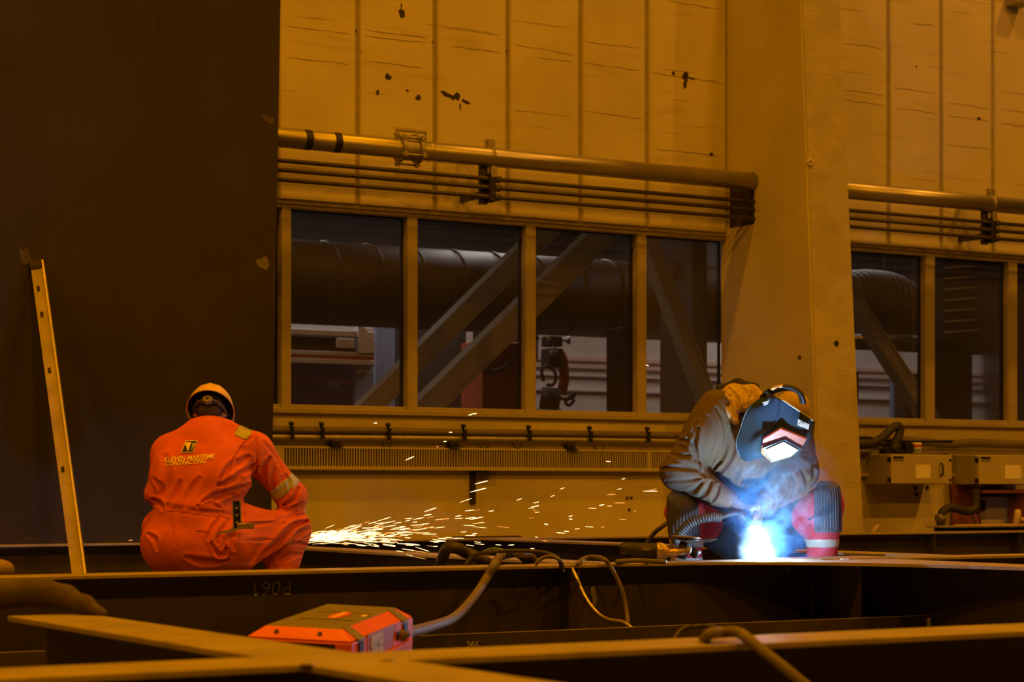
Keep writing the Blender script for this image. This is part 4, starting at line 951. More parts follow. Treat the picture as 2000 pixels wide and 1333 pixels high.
# lateral pixel positions are for depth Z1; points deeper in the scene sit on the same lines of sight
gz_ = lambda x, d, z: (lambda p: Vector((p.x, p.y, z)))(W(x, 1000, d))
J = dict(pel=W(385, 1062, .02), waist=W(377, 1000, .02), mid=W(394, 940, .07), up=W(402, 893, .14), nk=W(410, 835, .24), head=W(411, 803, .31),
         shR=W(498, 884, .19), elR=W(570, 970, .24), wrR=W(578, 1028, .52), shL=W(332, 888, .19), elL=W(318, 968, .40), wrL=W(470, 1030, .62),
         hipR=W(448, 1062, .02), knR=W(566, 1036, .24), hipL=W(335, 1064, .04), knL=W(318, 1034, .48))
J['anR'] = gz_(535, .10, .10); J['anL'] = gz_(345, .38, .10)
lo = W(250, 1230, -.35); hi = W(650, 730, .95)
corners = [W(x, y, d) for x in (255, 645) for y in (735, 1215) for d in (-.32, .85)]
lo = [min(c[i] for c in corners) for i in range(3)]; hi = [max(c[i] for c in corners) for i in range(3)]; lo[2] = -.01
def w1_base(f, g=0.0, k=.07):
    f.ell(J['pel'], (.265 + g, .19 + g, .19 + g), k); f.ell(W(332, 1062, .02), (.135 + g, .17 + g, .15 + g), k); f.ell(W(437, 1064, .02), (.135 + g, .17 + g, .15 + g), k)
    f.ell(J['waist'], (.205 + g, .15 + g, .12 + g), k); f.ell(J['mid'], (.262 + g, .16 + g, .17 + g), k); f.ell(J['up'], (.250 + g, .15 + g, .13 + g), k)
    f.cone(W(338, 880, .17), W(385, 835, .22), .075 + g, .055 + g, .05); f.cone(W(490, 876, .17), W(436, 835, .22), .075 + g, .055 + g, .05)
    f.ell(W(330, 930, .12), (.10 + g, .13 + g, .13 + g), .06)
    f.cone(J['shL'], J['shR'], .09 + g, .09 + g, k); f.cone(W(405, 860, .18), J['nk'], .115 + g, .068 + g, .06)
    return f
def w1_limbs(f, g=0.0, k=.05):
    f.chain([J['shR'], J['elR'], J['wrR']], [.090 + g, .074 + g, .050 + g], k); f.chain([J['shL'], J['elL'], J['wrL']], [.085 + g, .074 + g, .050 + g], k)
    f.chain([J['hipR'], J['knR'], J['anR']], [.150 + g, .104 + g, .070 + g], k); f.chain([J['hipL'], J['knL'], J['anL']], [.150 + g, .104 + g, .070 + g], k)
    return f
hc = J['head']; HU = (FWD * .70 + UP * .71).normalized(); HF = (FWD * .71 - UP * .70).normalized(); HR = RGT.copy()
# body (one continuous skin mesh)
f = Field(lo, hi, .010); w1_base(f, -.03); w1_limbs(f, -.026)
f.cone(J['nk'] - UP * .05, hc - HU * .03, .058, .06, .03)
f.ell(hc + HU * .02, (.076, .098, .105), .02, (HR, HF, HU)); f.ell(hc - HU * .055 + HF * .035, (.055, .06, .055), .03, (HR, HF, HU))
for s_ in (-1, 1): f.ell(hc + HR * s_ * .080 - HU * .025 - HF * .005, (.012, .020, .032), .008, (HR, HF, HU)); f.ell(hc + HR * s_ * .03 + HF * .085 + HU * .01, (.016, .01, .012), .01, (HR, HF, HU))
f.cone(hc + HF * .09 + HU * .0, hc + HF * .112 - HU * .03, .010, .014, .015); f.ell(hc + HF * .092 - HU * .06, (.024, .008, .007), .01, (HR, HF, HU))
hand(f, J['wrR'], (FWD * .6 - UP * .35 + RGT * .1), -UP, 1.0, .8, -1); hand(f, J['wrL'], (RGT * .8 + FWD * .4 - UP * .3), -UP, 1.0, .8, 1)
for a, kn in (('anR', 'knR'), ('anL', 'knL')): f.cone(J[a] - UP * .03, J[a] + FWD * .14 - UP * .06, .045, .03, .03)
person1 = f.obj('person', M['skin'], origin=gz_(430, .2, 0.0))
tag(person1, 'person in orange coverall and yellow helmet crouching behind the middle beam', 'person')
# coverall
f = Field(lo, hi, .0075); w1_base(f); w1_limbs(f)
f.cone(W(405, 868, .17), J['nk'] + UP * .0, .125, .085, .05)
f.ell(W(300, 968, .10), (.05, .09, .05), .06)
f.ell(W(470, 1075, -.03), (.06, .08, .10), .05)                        # bulging hip pocket
f.chain([W(478, 1010, .06), W(540, 1040, .14)], [.07, .085], .06)
D0 = f.D.copy()
tree = f.bvh()
Z1P = lambda *p: [(260 + x / 3.25, 720 + y / 3.25) for x, y in p]
for pts, dp, wd in ((((700, 480), (640, 580), (590, 640), (540, 740), (520, 800)), .009, .012), (((770, 720), (650, 770), (520, 810), (430, 860)), .016, .016), (((650, 800), (540, 830), (450, 880)), .012, .014), (((560, 890), (480, 860), (400, 880)), .008, .012),
        (((730, 560), (640, 620), (550, 700)), .012, .018), (((790, 590), (720, 650), (620, 690)), .010, .014), (((690, 690), (600, 720), (520, 760)), .012, .014), (((115, 830), (170, 860), (190, 900)), .012, .014), (((130, 700), (180, 760), (170, 820)), .008, .016), (((780, 430), (790, 540), (782, 640), (755, 710)), .010, .010), (((690, 500), (740, 450), (800, 420)), .008, .010),
        (((870, 560), (830, 640), (855, 750)), .014, .014), (((910, 600), (890, 700), (900, 800)), .012, .014), (((830, 470), (900, 560), (950, 660)), .008, .016), (((960, 670), (990, 720), (1000, 790)), .010, .012), (((1050, 760), (1020, 830), (950, 870)), .014, .014), (((1080, 850), (1030, 870), (970, 880)), .012, .010),
        (((1125, 965), (1020, 1000), (960, 1060), (900, 1115), (810, 1180), (740, 1250)), .028, .020), (((1080, 930), (1000, 950), (950, 1000)), .012, .012), (((1040, 910), (970, 950), (900, 960)), .009, .012), (((1120, 1020), (1050, 1050), (990, 1100)), .012, .014), (((1100, 1120), (1010, 1110), (940, 1150)), .010, .012), (((1090, 1180), (1000, 1190), (920, 1230)), .010, .014),
        (((560, 940), (500, 1030), (480, 1090)), .012, .014), (((620, 960), (560, 1040), (540, 1110)), .012, .014), (((490, 1100), (530, 1170), (570, 1190), (600, 1120)), .014, .012), (((680, 1000), (620, 1080), (640, 1150)), .012, .016), (((880, 980), (790, 990), (700, 1000)), .008, .010), (((930, 1080), (820, 1090), (710, 1090)), .008, .008), (((262, 980), (262, 1060), (275, 1180)), .006, .008),
        (((90, 1050), (140, 1090), (150, 1150)), .010, .014), (((410, 1035), (450, 1040), (490, 1030)), .006, .007), (((200, 560), (210, 700), (190, 800)), .006, .03), (((300, 720), (280, 800), (220, 880)), .008, .018), (((420, 700), (360, 800), (330, 880)), .007, .02), (((340, 1200), (450, 1230), (600, 1220)), .010, .02)):
    f.crease(tree, Z1P(*pts), dp * 1.6, wd)
f.folds(W(425, 960, .0), .26, RGT * .75 + UP * .75, 40, .006, 3, 1.2); f.folds(W(350, 1060, .0), .26, RGT * .3 + UP, 30, .006, 18, 1.6); f.folds(J['knR'], .20, RGT * .8 - UP * .6, 45, .006, 14, 1.2); f.folds(J['elR'], .18, RGT * .5 - UP * .85, 50, .006, 15, 1.3)
# waist elastic: a shallow gathered groove
wp = f.plane(W(378, 998, -.1), (UP + RGT * .13)); f.D += (np.exp(-(wp / .016) ** 2) * (.010) * (f.plane(W(470, 1000), RGT) < .03)).astype(np.float32)
cutn = f.plane(J['nk'] + HU * .025, (UP * .8 + FWD * .35)); D = np.maximum(f.D, cutn)
for wr, el in (('wrR', 'elR'), ('wrL', 'elL')):
    pw = f.plane(J[wr] - (J[wr] - J[el]).normalized() * .01, (J[wr] - J[el])); near = (f.plane(J[wr], RGT) ** 2 + f.plane(J[wr], FWD) ** 2 + f.plane(J[wr], UP) ** 2) < .14 ** 2
    D = np.where(near, np.maximum(D, pw), D)
D = np.maximum(D, .09 - f.grid()[2]).astype(np.float32)
cov = f.obj('coverall', M['orange_cloth'], person1, D)
cov_grid = f
def band(name, m, parent, mask, off=.004, DD=None):
    return cov_grid.obj(name, m, parent, np.maximum((D if DD is None else DD) - off, mask).astype(np.float32))
ax = (J['elR'] - J['shR']).normalized()
a0 = J['shR'].lerp(J['elR'], .78)
slab = np.abs(f.plane(a0, ax)) - .034; nearA = np.sqrt(f.plane(a0, RGT) ** 2 + f.plane(a0, FWD) ** 2 + f.plane(a0, UP) ** 2) - .14
band('reflective_band', M['reflective'], cov, np.maximum(slab, nearA))
pc = W(475, 846, .13)
band('shoulder_patch', M['reflective'], cov, np.maximum(np.maximum(np.abs(f.plane(pc, RGT + UP * -.5)) - .042, np.abs(f.plane(pc, FWD)) - .20), np.abs(f.plane(pc, UP + RGT * .5)) - .03))
wb_ = np.maximum(np.abs(f.plane(W(378, 996, -.1), (UP + RGT * .13))) - .026, f.plane(W(458, 1000), RGT) - .0)
wb_ = np.maximum(wb_, np.abs(f.plane(W(380, 1000), FWD)) - .25)
fr = np.sin((f.grid()[0] * RGT.x + f.grid()[1] * RGT.y) * 260) * .002
band('waist_elastic', M['orange_dark'], cov, wb_, .0035, D + fr)
# collar
g = Field(lo, hi, .006); nb = J['nk'] + UP * .02
g.cone(nb - UP * .03 + FWD * .01, nb + UP * .035 + FWD * .045, .094, .076, .01); DC = np.maximum(g.D, g.plane(nb + UP * .032, UP + FWD * .25)); DC = np.maximum(DC, -g.plane(nb - UP * .045, UP + FWD * .5))
h_ = Field(lo, hi, .006); h_.cone(nb - UP * .06, nb + UP * .08 + FWD * .07, .078, .060, .01); DC = np.maximum(DC, -h_.D).astype(np.float32)
col_o = g.obj('collar', M['orange_cloth'], cov, DC)
for seam, pts in enumerate((((455, 893), (447, 930), (436, 965)), ((335, 1010), (338, 1030), (337, 1050)), ((470, 1020), (520, 1018), (550, 1017)), ((478, 1056), (515, 1054), (548, 1050)), ((385, 1036), (398, 1040), (410, 1038)), ((412, 1050), (422, 1078), (430, 1088)))):
    bvh = BVHTree.FromPolygons([Vector(v) for v in LASTMESH[cov.name][0]], LASTMESH[cov.name][1].tolist()); hits = []
    for x, y in [(p.x, p.y) for p in spline([Vector((a, b, 0)) for a, b in pts], 8)]:
        h = bvh.ray_cast(CAM, ray(x, y).normalized())
        if h[0]: hits.append(h[0] - FWD * .001)
    if len(hits) > 3: MB().tube(hits, .0028, 5).build('seam', M['orange_dark'], cov)
# printed logo and lettering laid on the back of the coverall
bvh = BVHTree.FromPolygons([Vector(v) for v in LASTMESH[cov.name][0]], LASTMESH[cov.name][1].tolist())
def on_back(x, y, off=.004):
    off += .002
    h = bvh.ray_cast(CAM, ray(x, y).normalized()); p = h[0] if h[0] else W(x, y, -.05); return p - ray(x, y).normalized() * off
def print_poly(name, pts, m, off, parent):
    bm = bmesh.new(); vs = [bm.verts.new((x, y, 0)) for x, y in pts]; bm.faces.new(vs); bmesh.ops.triangulate(bm, faces=bm.faces)
    bmesh.ops.subdivide_edges(bm, edges=bm.edges, cuts=3, use_grid_fill=True)
    for v in bm.verts: v.co = on_back(v.co.x, v.co.y, off)
    me = bpy.data.meshes.new(name); c = bm.verts[:][0].co.copy(); bmesh.ops.translate(bm, verts=bm.verts, vec=-c); bm.to_mesh(me); bm.free()
    me.materials.append(M[m]); o = bpy.data.objects.new(name, me); COL.objects.link(o); o.location = c; o.parent = parent; o.matrix_parent_inverse = parent_world(parent).inverted(); return o
print_poly('logo_frame', ((363, 861), (386, 860), (377, 884), (353, 885)), 'print_cream', .004, cov)
print_poly('logo_block', ((364, 862.5), (384, 861.5), (376, 882.5), (355, 883.5)), 'print_black', .0055, cov)
print_poly('logo_wedge', ((362, 865), (374, 864), (366.5, 883)), 'print_cream', .007, cov)
print_poly('logo_stripe', ((376, 866), (382, 865.5), (373, 881)), 'reflective', .007, cov)
def cloth_text(txt, x0, y0, x1, y1, hpx, m):
    cu = bpy.data.curves.new('lettering', 'FONT'); cu.body = txt; cu.size = 1; cu.shear = .25; cu.offset = .022; cu.resolution_u = 3
    to = bpy.data.objects.new('lettering_tmp', cu); COL.objects.link(to); bpy.context.view_layer.update()
    me = bpy.data.meshes.new_from_object(to.evaluated_get(bpy.context.evaluated_depsgraph_get())); bpy.data.objects.remove(to)
    bm = bmesh.new(); bm.from_mesh(me); bmesh.ops.triangulate(bm, faces=bm.faces); xs = [v.co.x for v in bm.verts]; X0, X1 = min(xs), max(xs); ys = [v.co.y for v in bm.verts]; Y1 = max(ys)
    for v in bm.verts:
        t = (v.co.x - X0) / (X1 - X0); s = v.co.y / Y1
        v.co = on_back(x0 + (x1 - x0) * t + 0, y0 + (y1 - y0) * t - s * hpx, .0045)
    c = bm.verts[:][0].co.copy(); bmesh.ops.translate(bm, verts=bm.verts, vec=-c); bm.to_mesh(me); bm.free()
    me.materials.clear(); me.materials.append(M[m]); o = bpy.data.objects.new('lettering', me); COL.objects.link(o); o.location = c; o.parent = cov; o.matrix_parent_inverse = parent_world(cov).inverted(); return o
cloth_text('KLEVEN MARITIME', 320, 902.5, 420, 895, 8.5, 'print_cream')
cloth_text('CONTRACTING', 323, 911, 403, 904.5, 8.5, 'print_cream')
# hair
f = Field(lo, hi, .006); f.ell(hc + HU * .015 - HF * .006, (.083, .102, .108), .02, (HR, HF, HU)); f.ell(hc - HU * .05 - HF * .05, (.062, .045, .05), .03, (HR, HF, HU))
Dh = np.maximum(f.D, f.plane(hc + HF * .045, HF)); Dh = np.maximum(Dh, -f.plane(hc - HU * .085 - HF * .03, UP * .9 - FWD * .3)).astype(np.float32)
f.obj('hair', M['hair'], person1, Dh)
# helmet: dome with ridges, rolled rim, inner harness with ratchet knob
def frame_pt(c, R, Fv, U, x, y, z): return c + R * x + Fv * y + U * z
rc = hc - HU * .005 + HF * .0
hm = MB(); nA, nR = 48, 14; ra_, rb_, rc_ = .126, .152, .150
ring = []
for layer, tk in ((0, 0), (1, -.005)):
    for i in range(nR + 1):
        ph = (math.pi / 2) * i / nR
        for k in range(nA):
            a = 2 * math.pi * k / nA; ex = 1 + .045 * math.exp(-((ph) / .10) ** 2) * (1 if layer == 0 else .9) + (.10 * math.exp(-(ph / .16) ** 2) * max(0, math.sin(a)) ** 2)
            x = math.cos(a) * math.cos(ph) * (ra_ + tk) * ex; y = math.sin(a) * math.cos(ph) * (rb_ + tk) * ex; z = math.sin(ph) * (rc_ + tk)
            if layer == 0 and z > .05: z += .006 * math.exp(-(x / .013) ** 2) + .004 * math.exp(-((abs(x) - .05) / .010) ** 2)
            hm.v.append(tuple(frame_pt(rc, HR, HF, HU, x, y, z)))
n0 = (nR + 1) * nA
for l in (0, 1):
    for i in range(nR):
        for k in range(nA): q = l * n0 + i * nA; hm.f.append((q + k, q + (k + 1) % nA, q + nA + (k + 1) % nA, q + nA + k))
for k in range(nA): hm.f.append((k, (k + 1) % nA, n0 + (k + 1) % nA, n0 + k))
helmet = hm.build('helmet', M['helmet'], person1, smooth=True)
inner = MB(); nI = 40
for i in range(9):
    ph = (math.pi / 2) * i / 8
    for k in range(nI): a = 2 * math.pi * k / nI; inner.v.append(tuple(frame_pt(rc, HR, HF, HU, math.cos(a) * math.cos(ph) * .119, math.sin(a) * math.cos(ph) * .145, .012 + math.sin(ph) * .128)))
for i in range(8):
    for k in range(nI): inner.f.append((i * nI + k, i * nI + (k + 1) % nI, (i + 1) * nI + (k + 1) % nI, (i + 1) * nI + k))
inner.build('helmet_lining', M['black'], helmet, smooth=True)
hb = MB(); n = 40
for zz, tk in ((-.036, .004), (-.036, 0), (-.008, 0), (-.008, .004)):
    for k in range(n): a = 2 * math.pi * k / n; hb.v.append(tuple(frame_pt(rc, HR, HF, HU, math.cos(a) * (.090 + tk), math.sin(a) * (.112 + tk), zz + .012 * max(0, -math.sin(a)) * -1)))
for i in range(4):
    for k in range(n): j = (i + 1) % 4; hb.f.append((i * n + k, i * n + (k + 1) % n, j * n + (k + 1) % n, j * n + k))
hb.build('head_band', M['conduit'], helmet, smooth=True)
kp = frame_pt(rc, HR, HF, HU, 0, -.118, -.034)
kn = MB().lathe(kp + HF * .01, -HF, [(0, .030), (.014, .030), (.020, .026), (.021, .011), (.016, .009)], 6).build('ratchet_knob', M['grey_plastic'], helmet)
MB().lathe(kp - HF * .011, -HF, [(0, .007), (.002, .007)], 10).build('knob_hub', M['black'], kn)
for s_ in (-1, 1): MB().tube([kp + HR * s_ * .02, frame_pt(rc, HR, HF, HU, s_ * .06, -.098, -.030)], .010, 8, flat=.4).build('ratchet_strap', M['grey_plastic'], helmet)
# boots
for nm in ('anR', 'anL'):
    f = Field([J[nm].x - .25, J[nm].y - .25, -.005], [J[nm].x + .35, J[nm].y + .35, .22], .007); a = J[nm]
    f.cone(Vector((a.x, a.y, .16)), Vector((a.x, a.y, .06)), .062, .056, .03); f.cone(Vector((a.x, a.y, .05)) - FWD * .04, Vector((a.x, a.y, .042)) + FWD * .17, .047, .042, .03)
    DD = np.maximum(f.D, -f.grid()[2] + .001).astype(np.float32); f.obj('boot', M['boot'], person1, DD)
# steel square and folding rule in the back pocket
tl = empty('pocket_level', W(463, 1030, -.16), 'small dark blue spirit level stuck in the orange back pocket', 'spirit level')
c = W(463, 1007, -.155); MB().obox(c, RGT * .022, FWD * .006, (UP * .075 - FWD * .02)).build('level_body', M['trousers'], tl, bevel=.003)
for s_ in (-1, 1): MB().obox(c + RGT * .019 * s_ - FWD * .004, RGT * .003, FWD * .005, (UP * .075 - FWD * .02)).build('level_edge', M['far_blue'], tl)
for k in (-.5, 0., .5): MB().obox(c + UP * .075 * k - FWD * (.012 + .02 * k * -1 * -1), RGT * .007, FWD * .002, UP * .006).build('vial', M['bracket'], tl)
rl = empty('steel_rule', W(458, 1037, -.17), 'bright steel rule and clasp tucked across the orange trouser pocket', 'rule')
MB().obox(W(455, 1036, -.175), (W(485, 1029.5, -.175) - W(425, 1042.5, -.175)) * .5, UP * .006, FWD * .003).build('rule_blade', M['bright_cut'], rl)
MB().obox(W(480, 1028, -.17), RGT * .045, UP * .016, FWD * .008).build('clasp', M['gold_metal'], rl, bevel=.006)
MB().obox(W(492, 1023, -.175), RGT * .03, UP * .003, FWD * .003).build('clasp_pin', M['bright_cut'], rl)
# angle grinder in the worker's hands, mostly hidden by the knee
ag = empty('hand_grinder', J['wrR'] + FWD * .12, 'angle grinder held by the crouching worker behind the knee', 'grinder')
MB().tube([J['wrL'] + FWD * .10 - UP * .03, J['wrR'] + FWD * .14 - UP * .03], .03, 12).build('motor_body', M['black'], ag, smooth=True)
MB().lathe(J['wrR'] + FWD * .16 - UP * .055, UP * -1 + RGT * .3, [(0, .02), (.02, .03), (.024, .06), (.027, .06)], 20).build('disc', M['far_dark'], ag)

# ------------------------------------------------------------------ welder facing the camera
Z2 = 11.75
K = lambda x, y, d=0.0: at_Z(x, y, Z2 + d)
kz = lambda x, d, z: (lambda p: Vector((p.x, p.y, z)))(K(x, 1000, d))
Q = dict(pel=kz(1468, .50, .44), belly=K(1462, 965, .26), chest=K(1450, 890, .04), back=K(1432, 815, .08), shA=K(1388, 838, .0), elA=K(1328, 922, -.06), wrA=K(1436, 990, -.15),
         shB=K(1548, 862, .0), elB=K(1562, 922, -.04), wrB=K(1492, 985, -.15), hipA=kz(1430, .45, .46), knA=K(1338, 1003, .02), hipB=kz(1510, .45, .46), knB=K(1610, 990, .06))
Q['anA'] = kz(1345, .18, .10); Q['anB'] = kz(1600, .20, .10)
cr = [K(x, y, d) for x in (1270, 1665) for y in (735, 1215) for d in (-.45, .80)]
lo2 = [min(c[i] for c in cr) for i in range(3)]; hi2 = [max(c[i] for c in cr) for i in range(3)]; lo2[2] = -.01
hd = K(1537, 812, -.16); GU = (RGT * .58 - FWD * .42 + UP * .70).normalized(); GF = (RGT * .42 - FWD * .40 - UP * .68); GF = (GF - GU * GF.dot(GU)).normalized(); GR = GF.cross(GU).normalized()
def w2_torso(f, g=0., k=.07):
    f.ell(Q['pel'], (.19 + g, .16 + g, .15 + g), k); f.ell(Q['belly'], (.20 + g, .16 + g, .17 + g), k); f.ell(Q['chest'], (.23 + g, .17 + g, .19 + g), k); f.ell(Q['back'], (.17 + g, .16 + g, .12 + g), k)
    f.cone(Q['shA'], Q['shB'], .105 + g, .10 + g, k)
def w2_arms(f, g=0., k=.05):
    f.chain([Q['shA'], Q['elA'], Q['wrA']], [.118 + g, .100 + g, .062 + g], k); f.chain([Q['shB'], Q['elB'], Q['wrB']], [.112 + g, .098 + g, .060 + g], k)
def w2_legs(f, g=0., k=.05):
    f.chain([Q['hipA'], Q['knA'], Q['anA']], [.135 + g, .098 + g, .072 + g], k); f.chain([Q['hipB'], Q['knB'], Q['anB']], [.135 + g, .098 + g, .072 + g], k)
f = Field(lo2, hi2, .010); w2_torso(f, -.035); w2_arms(f, -.035); w2_legs(f, -.03)
f.cone(K(1470, 830, -.08), hd - GU * .04 - GF * .02, .06, .06, .04); f.ell(hd + GU * .02, (.077, .098, .11), .02, (GR, GF, GU)); f.ell(hd - GU * .06 + GF * .035, (.055, .058, .055), .03, (GR, GF, GU))
for s_ in (-1, 1): f.ell(hd + GR * s_ * .08 - GU * .02, (.012, .02, .032), .008, (GR, GF, GU)); f.ell(hd + GR * s_ * .03 + GF * .088 + GU * .01, (.016, .01, .012), .01, (GR, GF, GU))
f.cone(hd + GF * .09, hd + GF * .115 - GU * .03, .010, .014, .015); f.ell(hd + GF * .09 - GU * .06, (.024, .008, .007), .01, (GR, GF, GU))
for a in ('anA', 'anB'): f.cone(Q[a] - UP * .03, Q[a] - FWD * .14 - UP * .06, .045, .03, .03)
person2 = f.obj('person', M['skin'], origin=kz(1470, .2, 0.0)); tag(person2, 'person in brown jacket and welding mask bent over the bright arc', 'person')
# jacket
f = Field(lo2, hi2, .0075); w2_torso(f); w2_arms(f)
f.chain([K(1400, 800, -.02), K(1375, 850, -.06)], [.11, .11], .06)
tree = f.bvh()
Z2P = lambda *p: [(1260 + x / 3.252, 720 + y / 3.252) for x, y in p]
for pts, dp, wd in ((((450, 250), (500, 330), (520, 450), (490, 570), (430, 650)), .018, .016), (((400, 300), (440, 380), (430, 480), (380, 590)), .010, .014), (((540, 360), (560, 460), (530, 580), (450, 690)), .014, .018), (((340, 380), (310, 500), (345, 640)), .018, .016), (((330, 340), (300, 420), (250, 470)), .010, .014),
        (((170, 470), (260, 460), (330, 500)), .014, .014), (((140, 540), (230, 560), (310, 550)), .013, .014), (((110, 640), (220, 630), (330, 640), (380, 690)), .016, .016), (((130, 720), (240, 710), (350, 700)), .012, .012), (((210, 790), (300, 780), (360, 730)), .014, .014), (((320, 840), (380, 790), (420, 720)), .014, .014), (((420, 850), (450, 800), (470, 740)), .013, .012), (((240, 350), (200, 420), (180, 500)), .009, .016), (((160, 600), (250, 600), (290, 640)), .009, .010),
        (((870, 680), (880, 740), (850, 840)), .016, .014), (((930, 670), (960, 740), (930, 810)), .015, .013), (((990, 640), (1030, 720), (1020, 780)), .015, .014), (((1060, 600), (1070, 680), (1050, 740)), .012, .014), (((780, 710), (830, 770), (830, 850)), .014, .014), (((1000, 560), (1050, 580), (1090, 640)), .012, .014), (((720, 780), (760, 830), (760, 880)), .012, .012), (((600, 640), (560, 700), (520, 740)), .014, .02), (((700, 620), (650, 700), (620, 760)), .012, .02)):
    f.crease(tree, Z2P(*pts), dp * 1.2, wd)
f.folds(Q['elA'], .24, (Q['elA'] - Q['shA']), 40, .006, 1, 1.3); f.folds(Q['elB'], .22, RGT * .4 - UP * .9, 40, .006, 5, 1.3); f.folds(K(1450, 900, .0), .26, UP + RGT * .3, 30, .007, 7, 1.8)
D = f.D.copy()
for wr, el in (('wrA', 'elA'), ('wrB', 'elB')):
    dv = (Q[wr] - Q[el]).normalized(); pw = f.plane(Q[wr] - dv * .015, dv); near = (f.plane(Q[wr], RGT) ** 2 + f.plane(Q[wr], FWD) ** 2 + f.plane(Q[wr], UP) ** 2) < .15 ** 2
    D = np.where(near, np.maximum(D, pw), D)
D = np.maximum(D, -f.plane(K(1465, 1012, .4), UP)).astype(np.float32)
jk = f.obj('jacket', M['jacket'], person2, D)
# hood bunched behind the head
f = Field(lo2, hi2, .0065); HK = lambda x, y, d: K(x, y, d - .13)
f.chain([HK(1405, 779, .20), HK(1432, 767, .14), HK(1468, 768, .08), HK(1488, 778, .02)], [.034, .044, .042, .026], .03); f.chain([HK(1410, 786, .10), HK(1428, 806, .03), HK(1437, 826, -.01)], [.038, .034, .018], .03)
f.chain([HK(1440, 780, .08), HK(1462, 792, .02), HK(1466, 806, .0)], [.05, .04, .02], .03); f.ell(HK(1438, 785, .12), (.10, .10, .06), .05)
tree = f.bvh()
for pts, dp, wd in ((((470, 150), (530, 230), (570, 320)), .020, .012), (((530, 125), (585, 200), (600, 290)), .018, .012), (((590, 105), (640, 160), (640, 240)), .016, .011), (((680, 110), (680, 160), (650, 210)), .014, .010), (((500, 200), (540, 180), (580, 190)), .008, .010), (((620, 240), (600, 260), (585, 300)), .010, .008)): f.crease(tree, Z2P(*pts), dp, wd)
hood = f.obj('hood', M['hood'], jk)
f = Field(lo2, hi2, .0065); f.chain([HK(1402, 784, .24), HK(1410, 764, .22), HK(1440, 753, .18), HK(1475, 757, .13)], [.030, .034, .034, .025], .03); f.obj('hood_lining', M['trousers'], jk)
# red trousers; thighs and seat coloured dark for the shade between the legs
f = Field(lo2, hi2, .0085); f.ell(Q['pel'], (.20, .17, .16), .06); w2_legs(f); f.folds(Q['knA'], .2, UP, 50, .009, 31, 1.3); f.folds(Q['knB'], .2, UP, 50, .009, 32, 1.3); f.folds(K(1600, 1050, .1), .16, UP * .9 + RGT * .3, 60, .009, 33, 1.2); f.folds(K(1360, 1060, .1), .16, UP * .9 + RGT * .3, 60, .009, 34, 1.2)
Dt = np.maximum(f.D, .09 - f.grid()[2]); Zg = f.grid()[2]
cutp = np.minimum(f.plane(Q['knA'] + FWD * .10, FWD), 1.0)
tr = f.obj('trousers', M['trousers'], person2, np.maximum(Dt, -(cutp + .0)).astype(np.float32))
for a, sg in (('A', 1), ('B', -1)):
    f.obj('red_lower_leg', M['red_cloth'], tr, np.maximum(np.maximum(Dt - .002, cutp - .02), sg * f.plane(K(1470, 1000), RGT)).astype(np.float32))
for zc in (K(1600, 1062).z, K(1600, 1098).z, ):
    for a in ('A', 'B'):
        sidepl = f.plane(K(1470, 1000), RGT) * (1 if a == 'A' else -1)
        Db = np.maximum(np.maximum(Dt - .004, np.abs(Zg - zc) - .028), sidepl + .02); Db = np.maximum(Db, cutp - .03).astype(np.float32); f.obj('reflective_band', M['reflective'], tr, Db)
for a in ('anA', 'anB'):
    f = Field([Q[a].x - .3, Q[a].y - .3, -.005], [Q[a].x + .3, Q[a].y + .3, .22], .008)
    f.cone(Vector((Q[a].x, Q[a].y, .16)), Vector((Q[a].x, Q[a].y, .06)), .066, .058, .03); f.cone(Vector((Q[a].x, Q[a].y, .05)) + FWD * .04, Vector((Q[a].x, Q[a].y, .042)) - FWD * .17, .047, .042, .03)
    f.obj('boot', M['black'], person2, np.maximum(f.D, -f.grid()[2] + .001).astype(np.float32))
# ribbed knee pads: rounded shells with vertical ribs, straps with round buttons
def kneepad(c, w, h, face, tilt=0.0):
    """c centre, half width w, half height h, face = outward direction"""
    fn = Vector(face).normalized(); sd = UP.cross(fn).normalized(); up2 = (UP + fn * -tilt).normalized()
    rt = MB(); nu, nv = 22, 20; idx = {}
    def pt(u, v, off):
        # u -1..1 across, v -1..1 up; rounded top
        top = 1.0 if v < .35 else math.sqrt(max(0, 1 - ((v - .35) / .66) ** 2)); a = u * 1.15 * (.25 + .75 * top)
        bul = math.cos(a) * w * 1.0 * (1 if v < .2 else math.sqrt(max(.02, 1 - ((v - .2) / .85) ** 2)))
        return c + sd * math.sin(a) * w * 1.08 + fn * (bul - w * .35 + off) + up2 * (v * h)
    for off in (.0, -.012):
        for i in range(nv + 1):
            for j in range(nu + 1):
                u = -1 + 2 * j / nu; v = -1 + 2 * i / nv; rib = .0
                rt.v.append(tuple(pt(u, v, off + rib)))
    n = (nu + 1) * (nv + 1)
    for l in (0, 1):
        for i in range(nv):
            for j in range(nu): q = l * n + i * (nu + 1) + j; rt.f.append((q, q + 1, q + nu + 2, q + nu + 1))
    for j in range(nu): rt.f.append((j, j + 1, n + j + 1, n + j))
    for i in range(nv):
        for e in (0, nu): q = i * (nu + 1) + e; rt.f.append((q, q + nu + 1, n + q + nu + 1, n + q))
    pad = rt.build('knee_pad', M['kneepad'], person2, smooth=True)
    for j in range(11):
        u = -.80 + 1.6 * j / 10
        MB().tube([pt(u, -.92 + 1.72 * t / 12, .0015) for t in range(13)], .0045, 6).build('rib', M['kneepad'], pad, smooth=True)
    return pad
pB = kneepad(K(1617, 990, -.06), .078, .142, -FWD + RGT * .15, .05)
pA = kneepad(K(1333, 1004, -.10), .098, .128, -FWD + RGT * .55, .12)
